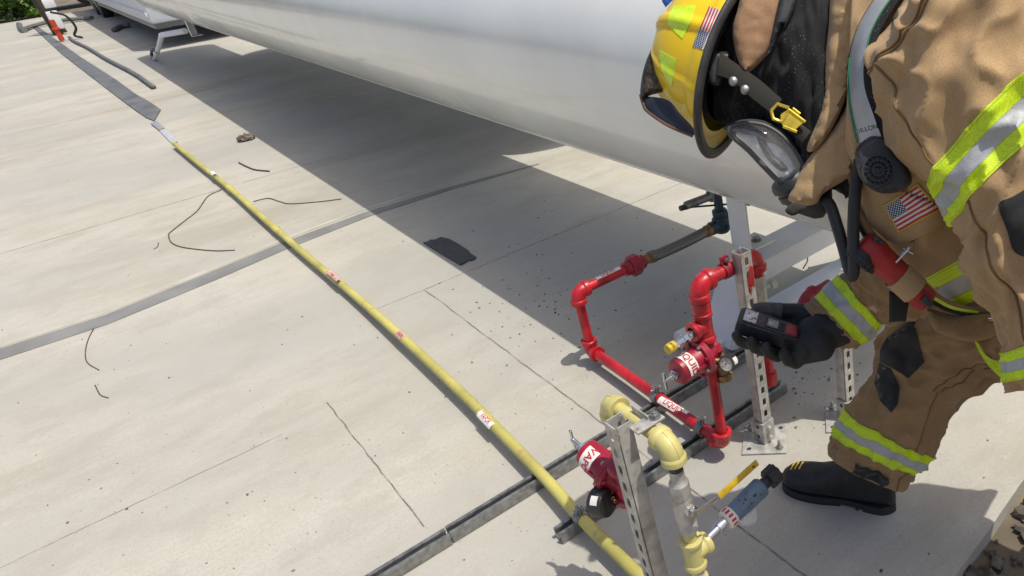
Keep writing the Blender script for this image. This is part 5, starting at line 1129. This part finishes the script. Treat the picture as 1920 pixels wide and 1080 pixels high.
patch('reflector', [(1237, 94), (1267, 111), (1264, 140), (1259, 163), (1250, 150), (1242, 133), (1237, 112)], HE, M['lime'], he, .0012, .002, step=5, sm=False, edge=1)
patch('flag_sticker', [(1330, 12), (1351, 19), (1336, 56), (1319, 94), (1299, 86), (1313, 52)], HE, M['flagh'], he, .0012, .002, step=4, quad=[(1299, 86), (1330, 12), (1351, 19), (1319, 94)], sm=False, edge=1)
pillow('front_bracket', [(1235, 74), (1240, 112), (1251, 158), (1246, 171), (1222, 178), (1206, 184), (1200, 176), (1206, 132), (1221, 92)], 1.50, .012, .012, M['bronze'], he, R_=10, step=5, amp=.006)
sh = pillow('front_shield', [(1204, 184), (1216, 181), (1253, 188), (1276, 214), (1300, 240), (1298, 254), (1252, 234), (1214, 208)], lambda u, v: 1.50 - (u - 1204) * .0004, .006, .003, mat('navy_leather', (.018, .022, .035), .35, var=.2), he, R_=5, step=6)
bm = bmesh.new(); tube(bm, [D(u, v, 1.498 - (u - 1204) * .0004) for u, v in ((1201, 178), (1206, 195), (1214, 209), (1252, 235), (1298, 255))], .0032, 8, per=6); finish('shield_edge', bm, mat('brown_leather_edge', (.11, .06, .04), .4, var=.3), sh)
pillow('blue_tag', [(1246, -14), (1241, 2), (1248, 14), (1262, 0), (1268, -14)], 1.5, .006, .003, mat('blue_tag', (.01, .07, .36), .4), he, R_=4, step=5, sm=False)
pillow('strap_bracket', [(1333, 98), (1352, 96), (1372, 100), (1366, 130), (1352, 158), (1330, 156), (1326, 130)], 1.405, .012, .010, M['plastic'], he, R_=8, step=5)
bm = bmesh.new(); cA = [(1350, 98, 1.385), (1385, 122, 1.372), (1425, 150, 1.36), (1466, 186, 1.352)]; cB = [(1344, 140, 1.385), (1374, 152, 1.372), (1408, 182, 1.36), (1446, 212, 1.352)]
ribbon(bm, cA, cB, .004, bulge=.003); cs_ = finish('chin_strap', bm, M['webbing'], he, 60)
bm = bmesh.new(); ribbon(bm, [(1490, 222, 1.352), (1520, 246, 1.352)], [(1478, 244, 1.352), (1505, 268, 1.352)], .004); finish('chin_strap_end', bm, M['webbing'], cs_, 60)
for (u, v) in ((1375, 152), (1397, 168)):
    bm = bmesh.new(); p = D(u, v, 1.362); lathe(bm, p, -FW, [(-.004, .0085), (.002, .0085), (.0045, .006), (.005, .001)], 20); finish('rivet', bm, M['galv'], cs_, 50)
bm = bmesh.new()
def bar(a, b, r): tube(bm, [D(*a), D(*b)], r, 8)
Bk = [(1446, 208), (1458, 195), (1478, 202), (1476, 214), (1466, 229), (1450, 223)]
tube(bm, [D(u, v, 1.338) for u, v in Bk + [Bk[0]]], .0034, 8)
for poly in ([(1464, 214), (1478, 205), (1500, 220), (1506, 230), (1492, 242), (1470, 238), (1463, 228)],):
    V_, F_, ds = tri(poly, 5); slab_from(bm, [D(v.x, v.y, 1.337) for v in V_], [D(v.x, v.y, 1.342) for v in V_], F_)
for a, b in (((1478, 205, 1.337), (1510, 229, 1.337)), ((1468, 237, 1.337), (1494, 247, 1.337)), ((1486, 203, 1.337), (1500, 214, 1.337))): bar(a, b, .0028)
finish('buckle', bm, M['gold'], cs_, 40)
# ------------------------------------------------------------------ things lying on the pad
def thin(name, label, cat, poly, z, th, m, sm=False):
    P_ = smooth_poly(poly, 3) if sm else poly; bm = bmesh.new(); g = [G(u, v) for u, v in P_]; c = sum(g, Vector()) / len(g)
    prism(bm, [(p.x - c.x, p.y - c.y) for p in g], z - th, z, c); o = finish(name, bm, m, None, 30); o.data.transform(Matrix.Translation(-c)); o.location = c; return tag(o, label, cat)
M['matb'] = mat('dark_rubber_mat', (.055, .060, .064), .8, var=.25, scale=30, bump=.4)
thin('rubber_mat', 'small dark grey mat scrap with a torn edge, lying in the tank shadow', 'mat', [(794, 457), (801, 456), (808, 452), (816, 452), (828, 447), (844, 451), (864, 462), (880, 473), (884, 478), (894, 485), (888, 489), (880, 490), (864, 499), (842, 486)], .0105, .006, M['matb'])
M['strip'] = mat('dull_grey_cover', (.120, .125, .130), .6, var=.25, scale=4, bump=.3, wear=((.11, .10, .09), .62, 3))
thin('cover_strip', 'long flat dark grey cover strip running away from the yellow pipe end', 'strip', [(62, 52), (117, 103), (217, 180), (253, 207), (275, 222), (290, 228), (302, 207), (280, 192), (255, 178), (217, 150), (150, 107), (72, 51)], .016, .012, M['strip'])
thin('metal_plate', 'small pale lilac plate at the far end of the yellow pipe', 'plate', [(300, 247), (312, 243), (334, 267), (322, 270)], .012, .008, mat('pale_plate', (.42, .42, .46), .5))
thin('metal_plate', 'small pale plate in the gap before the dark cover strip', 'plate', [(284, 234), (296, 230), (310, 243), (300, 247)], .020, .010, mat('grey_plate', (.26, .27, .29), .5))
def cord(label, pts, r, m='rubber', cat='cord', name='cord', z=None, group=None):
    bm = bmesh.new(); P_ = catmull([G(u, v, z if z is not None else r) for u, v in pts], 8); c = P_[len(P_) // 2].copy(); tube(bm, P_, r, 8); o = finish(name, bm, M[m], None, 180); o.data.transform(Matrix.Translation(-c)); o.location = c
    return tag(o, label, cat, group)
M['cordb'] = mat('brown_cord', (.085, .065, .055), .7, var=.3)
cord('thin brown cord looping out from left of the yellow pipe', [(415, 356), (390, 368), (370, 395), (345, 415), (320, 435), (316, 441), (322, 455), (345, 464), (400, 470), (440, 469)], .0034, 'cordb')
cord('thin dark cord reaching from the yellow pipe towards the tank shadow', [(475, 378), (490, 374), (505, 372), (525, 378), (545, 382), (600, 378), (640, 373)], .0034, 'cordb')
cord('short pale brown wire just above the longer dark cord', [(448, 305), (462, 312), (478, 318), (505, 321)], .006, 'cordb')
cord('curved thin wire just below the grey joint strip at left', [(178, 612), (166, 635), (160, 660), (164, 680), (186, 694)], .0022, 'cordb')
cord('short bent wire near the middle of the left edge, lowest on the pad', [(178, 722), (188, 740), (203, 746)], .0022, 'cordb')
cord('tiny curved wire scrap left of the big cord loop', [(288, 467), (295, 463), (297, 455)], .0022, 'cordb')
cord('thin grey wire curling on the sunlit concrete behind the frame', [(1490, 446), (1466, 450), (1458, 457), (1464, 464), (1492, 469), (1510, 475), (1514, 488), (1506, 503)], .0032, 'rubber')
cord('dark hose snaking over the far pad beside the grey cover strip', [(130, 70), (140, 78), (165, 90), (200, 111), (250, 137), (288, 163)], .028, 'strip', 'hose', 'hose')
cord('short dark hose end curling out from under the tank, far away', [(214, 56), (224, 50), (243, 47)], .05, 'strip', 'hose', 'hose')
bm = bmesh.new(); bmesh.ops.create_icosphere(bm, subdivisions=3, radius=1)
for v in bm.verts: v.co = Vector((v.co.x * .07, v.co.y * .06, v.co.z * .035 + .02)) + v.co.normalized() * .02 * nz(v.co, 3)
for v in bm.verts: v.co.z = max(.002, v.co.z)
o = finish('rag', bm, mat('crumpled_rag', (.15, .12, .10), .9, var=.5, scale=20)); o.location = G(463, 263); tag(o, 'crumpled dark brown rag on the shadow edge beyond the cords', 'rag')
# loose grit
M['grit'] = mat('dark_grit', (.15, .14, .125), .95, var=.6, scale=30)
def scatter(name, n, fn, smin, smax, m, z=0.0, flat=.6):
    bm = bmesh.new()
    for i in range(n):
        c = fn(); r = smin * (smax / smin) ** (random.random() ** 2.2); a = random.random() * 6.28; t = bmesh.new(); bmesh.ops.create_icosphere(t, subdivisions=1, radius=1); t.verts.index_update()
        rnd = [random.uniform(.7, 1.25) for _ in t.verts]; vm = []
        for v in t.verts:
            p = v.co * rnd[v.index] * r; vm.append(bm.verts.new((c.x + p.x * math.cos(a) * 1.3 - p.y * math.sin(a), c.y + p.x * math.sin(a) * 1.3 + p.y * math.cos(a), z + c.z + r * flat * .6 + p.z * flat)))
        for f in t.faces: bm.faces.new([vm[v.index] for v in f.verts])
        t.free()
    return tag(finish(name, bm, m, None, 20), kind='stuff')
def reg(): 
    k = random.random()
    if k < .40: u, v = random.gauss(1060, 90), random.gauss(540, 80)
    elif k < .60: u, v = random.gauss(960, 70), random.gauss(600, 60)
    elif k < .85: u, v = random.gauss(1530, 60), random.gauss(730, 45)
    else: u, v = random.uniform(640, 1900), random.uniform(420, 1075)
    return G(u, v)
scatter('grit', 520, reg, .0012, .0060, M['grit'])
def reg2():
    u = random.uniform(0, 1100); v = random.uniform(330, 1075); return G(u, v)
scatter('grit', 160, reg2, .0015, .005, M['grit'])
M['rock'] = mat('brown_rubble', (.11, .095, .075), .95, var=.5, scale=25, bump=.6, bscale=60)
def reg3(): return Vector((random.uniform(.95, 3.2), .78 - random.random() ** 1.5 * 1.0, -.05))
scatter('rubble', 1500, reg3, .005, .030, M['rock'], flat=.8)
# ------------------------------------------------------------------ far end of the pad
t = thing('trailer', 'long white trailer body standing beyond the far end of the tank', 'trailer', (2.7, 23, 0))
M['trail'] = mat('trailer_white', (.66, .69, .74), .35, var=.04, scale=2)
bm = bmesh.new(); box(bm, (2.7, 23.1, 1.12), 2.2, 13.6, 1.44, bev=.06); finish('body', bm, M['trail'], t, 30)
bm = bmesh.new(); box(bm, (2.7, 23.1, .36), 2.14, 13.4, .10, bev=.02); finish('chassis', bm, M['galv'], t, 30)
bm = bmesh.new(); box(bm, (1.588, 23.1, .55), .03, 13.6, .07, bev=.01); finish('side_rail', bm, M['framew'], t, 30)
for y_ in (25.6, 26.9):
    bm = bmesh.new(); lathe(bm, (1.62, y_, .40), (1, 0, 0), [(0, .20), (.01, .36), (.03, .40), (.22, .40), (.25, .36)], 30); wl = finish('wheel', bm, M['rubber'], t, 40); bm = bmesh.new(); lathe(bm, (1.612, y_, .40), (1, 0, 0), [(0, .17), (.02, .19)], 24); finish('rim', bm, M['galv'], wl, 30)
t = thing('van', 'pale lilac van parked on the ground past the far bushes', 'van', (.9, 32.5, 0))
bm = bmesh.new(); box(bm, (1.1, 33.0, 1.05), 2.6, 1.9, 1.5, bev=.15); finish('body', bm, mat('lilac_white_paint', (.48, .47, .60), .3, var=.04, coat=.5), t, 40)
for x_ in (.45, 1.9):
    bm = bmesh.new(); lathe(bm, (x_, 32.02, .30), (0, 1, 0), [(0, .16), (.02, .28), (.04, .30), (.2, .30), (.22, .27)], 26); wl = finish('wheel', bm, M['rubber'], t, 40); bm = bmesh.new(); lathe(bm, (x_, 32.0, .30), (0, 1, 0), [(0, .13), (.03, .15)], 20); finish('rim', bm, M['galv'], wl, 30)
bm = bmesh.new(); box(bm, (1.1, 32.0, .45), 2.5, .10, .16, bev=.03); finish('bumper', bm, M['plastic'], t, 30)
def leaves():
    m, t, b = nodes('bush_leaves'); N = t.nodes; L = t.links; g = N.new('ShaderNodeNewGeometry'); cr = N.new('ShaderNodeValToRGB'); cr.color_ramp.elements[0].color = (.020, .055, .010, 1); cr.color_ramp.elements[1].color = (.17, .32, .035, 1); L.new(g.outputs['Random Per Island'], cr.inputs[0]); L.new(cr.outputs[0], b.inputs['Base Color']); b.inputs['Roughness'].default_value = .55; return m
M['leaf'] = leaves(); M['bark'] = mat('bark', (.09, .065, .045), .9)
def bush(label, c, rx, ry, rz, n, group='bushes at the far edge of the pad'):
    t = thing('bush', label, 'bush', tuple(c), group); bm = bmesh.new(); c = Vector(c)
    for i in range(n):
        d = Vector((random.gauss(0, 1), random.gauss(0, 1), random.gauss(0, 1))).normalized(); k = random.random() ** .4; lump = 1 + .28 * nz(d, 2.2, 2)
        p = c + Vector((d.x * rx * k * lump, d.y * ry * k * lump, rz * .95 + d.z * rz * k * lump)); p.z = max(.02, p.z); s = random.uniform(.04, .09); n_ = (d + Vector((random.gauss(0, .6), random.gauss(0, .6), random.gauss(0, .6)))).normalized(); a, b_, _ = frame(n_); a = (a * math.cos(i) + b_ * math.sin(i)); b_ = n_.cross(a)
        vs = [bm.verts.new(p + a * s * x + b_ * s * y + n_ * s * z) for x, y, z in ((-1, 0, 0), (-.2, -.45, .12), (1, 0, -.1), (-.2, .45, .12))]; bm.faces.new(vs)
    finish('foliage', bm, M['leaf'], t, None); bm = bmesh.new()
    for i in range(6): d = Vector((random.gauss(0, .4), random.gauss(0, .4), 1)).normalized(); tube(bm, [c, c + Vector((d.x * rx * .4, d.y * ry * .4, rz * .8)), c + Vector((d.x * rx * .9, d.y * ry * .9, rz * 1.4))], lambda q: .035 - .025 * q, 6, per=3)
    finish('stems', bm, M['bark'], t)
    return t
bush('bright green leafy bush in the top left corner of the pad edge', (-.42, 30.3, -.02), .80, .7, .95, 7000); bush('darker green bush just right of the corner bush', (.35, 31.0, -.02), .50, .5, .8, 4200); bush('green bush mostly off the left edge', (-1.8, 30.6, -.02), .9, .7, .9, 3600)
bush('small low green weed at the foot of the far bushes', (.62, 30.4, -.02), .28, .2, .12, 500)
t = thing('valve_stand', 'far white and grey valve stand with a red vertical handle', 'valve stand', (.53, 20.9, 0))
b0 = G(112, 66); bm = bmesh.new(); cyl(bm, b0 + Vector((0, .3, 0)), b0 + Vector((-.1, .6, 1.6)), .09, 14); cyl(bm, b0 + Vector((.12, .5, 0)), b0 + Vector((-.02, .9, 1.6)), .05, 10); finish('post', bm, M['bronze'], t, 40)
bm = bmesh.new(); box(bm, b0 + Vector((.06, 0, .30)), .20, .18, .36, bev=.03); box(bm, b0 + Vector((.10, .05, .62)), .20, .2, .16, bev=.02); finish('box', bm, M['framew'], t, 30)
bm = bmesh.new(); p_ = G(118, 78); cyl(bm, p_ + Vector((0, -.02, .02)), p_ + Vector((0, -.02, .42)), .045, 14, bev=.01); lathe(bm, p_ + Vector((0, -.02, .22)), (0, 0, 1), [(0, .05), (.01, .065), (.04, .065), (.05, .05)], 14); finish('handle', bm, mat('orange_red_handle', (.55, .06, .02), .4), t, 40)
bm = bmesh.new(); tube(bm, [p_ + Vector((.05, 0, .55)), p_ + Vector((.24, -.1, .45)), p_ + Vector((.30, -.1, .22)), p_ + Vector((.22, -.05, .08)), p_ + Vector((.32, -.1, .02))], .022, 8, per=5); finish('cable', bm, M['rubber'], t)
t = thing('cross_bar', 'long thin grey bar lying across the far pad by the valve stand', 'bar', tuple(G(100, 43)))
bm = bmesh.new(); tube(bm, [G(40, 56, .06), G(60, 49, .06), G(100, 40, .07), G(172, 33, .06)], .07, 8, per=4, flat=.6); finish('bar', bm, M['strip'], t); bm = bmesh.new(); tube(bm, [G(36, 46, .06), G(38, 52, .06), G(46, 57, .05)], .06, 8, per=4); finish('hooked_end', bm, M['galv'], t)
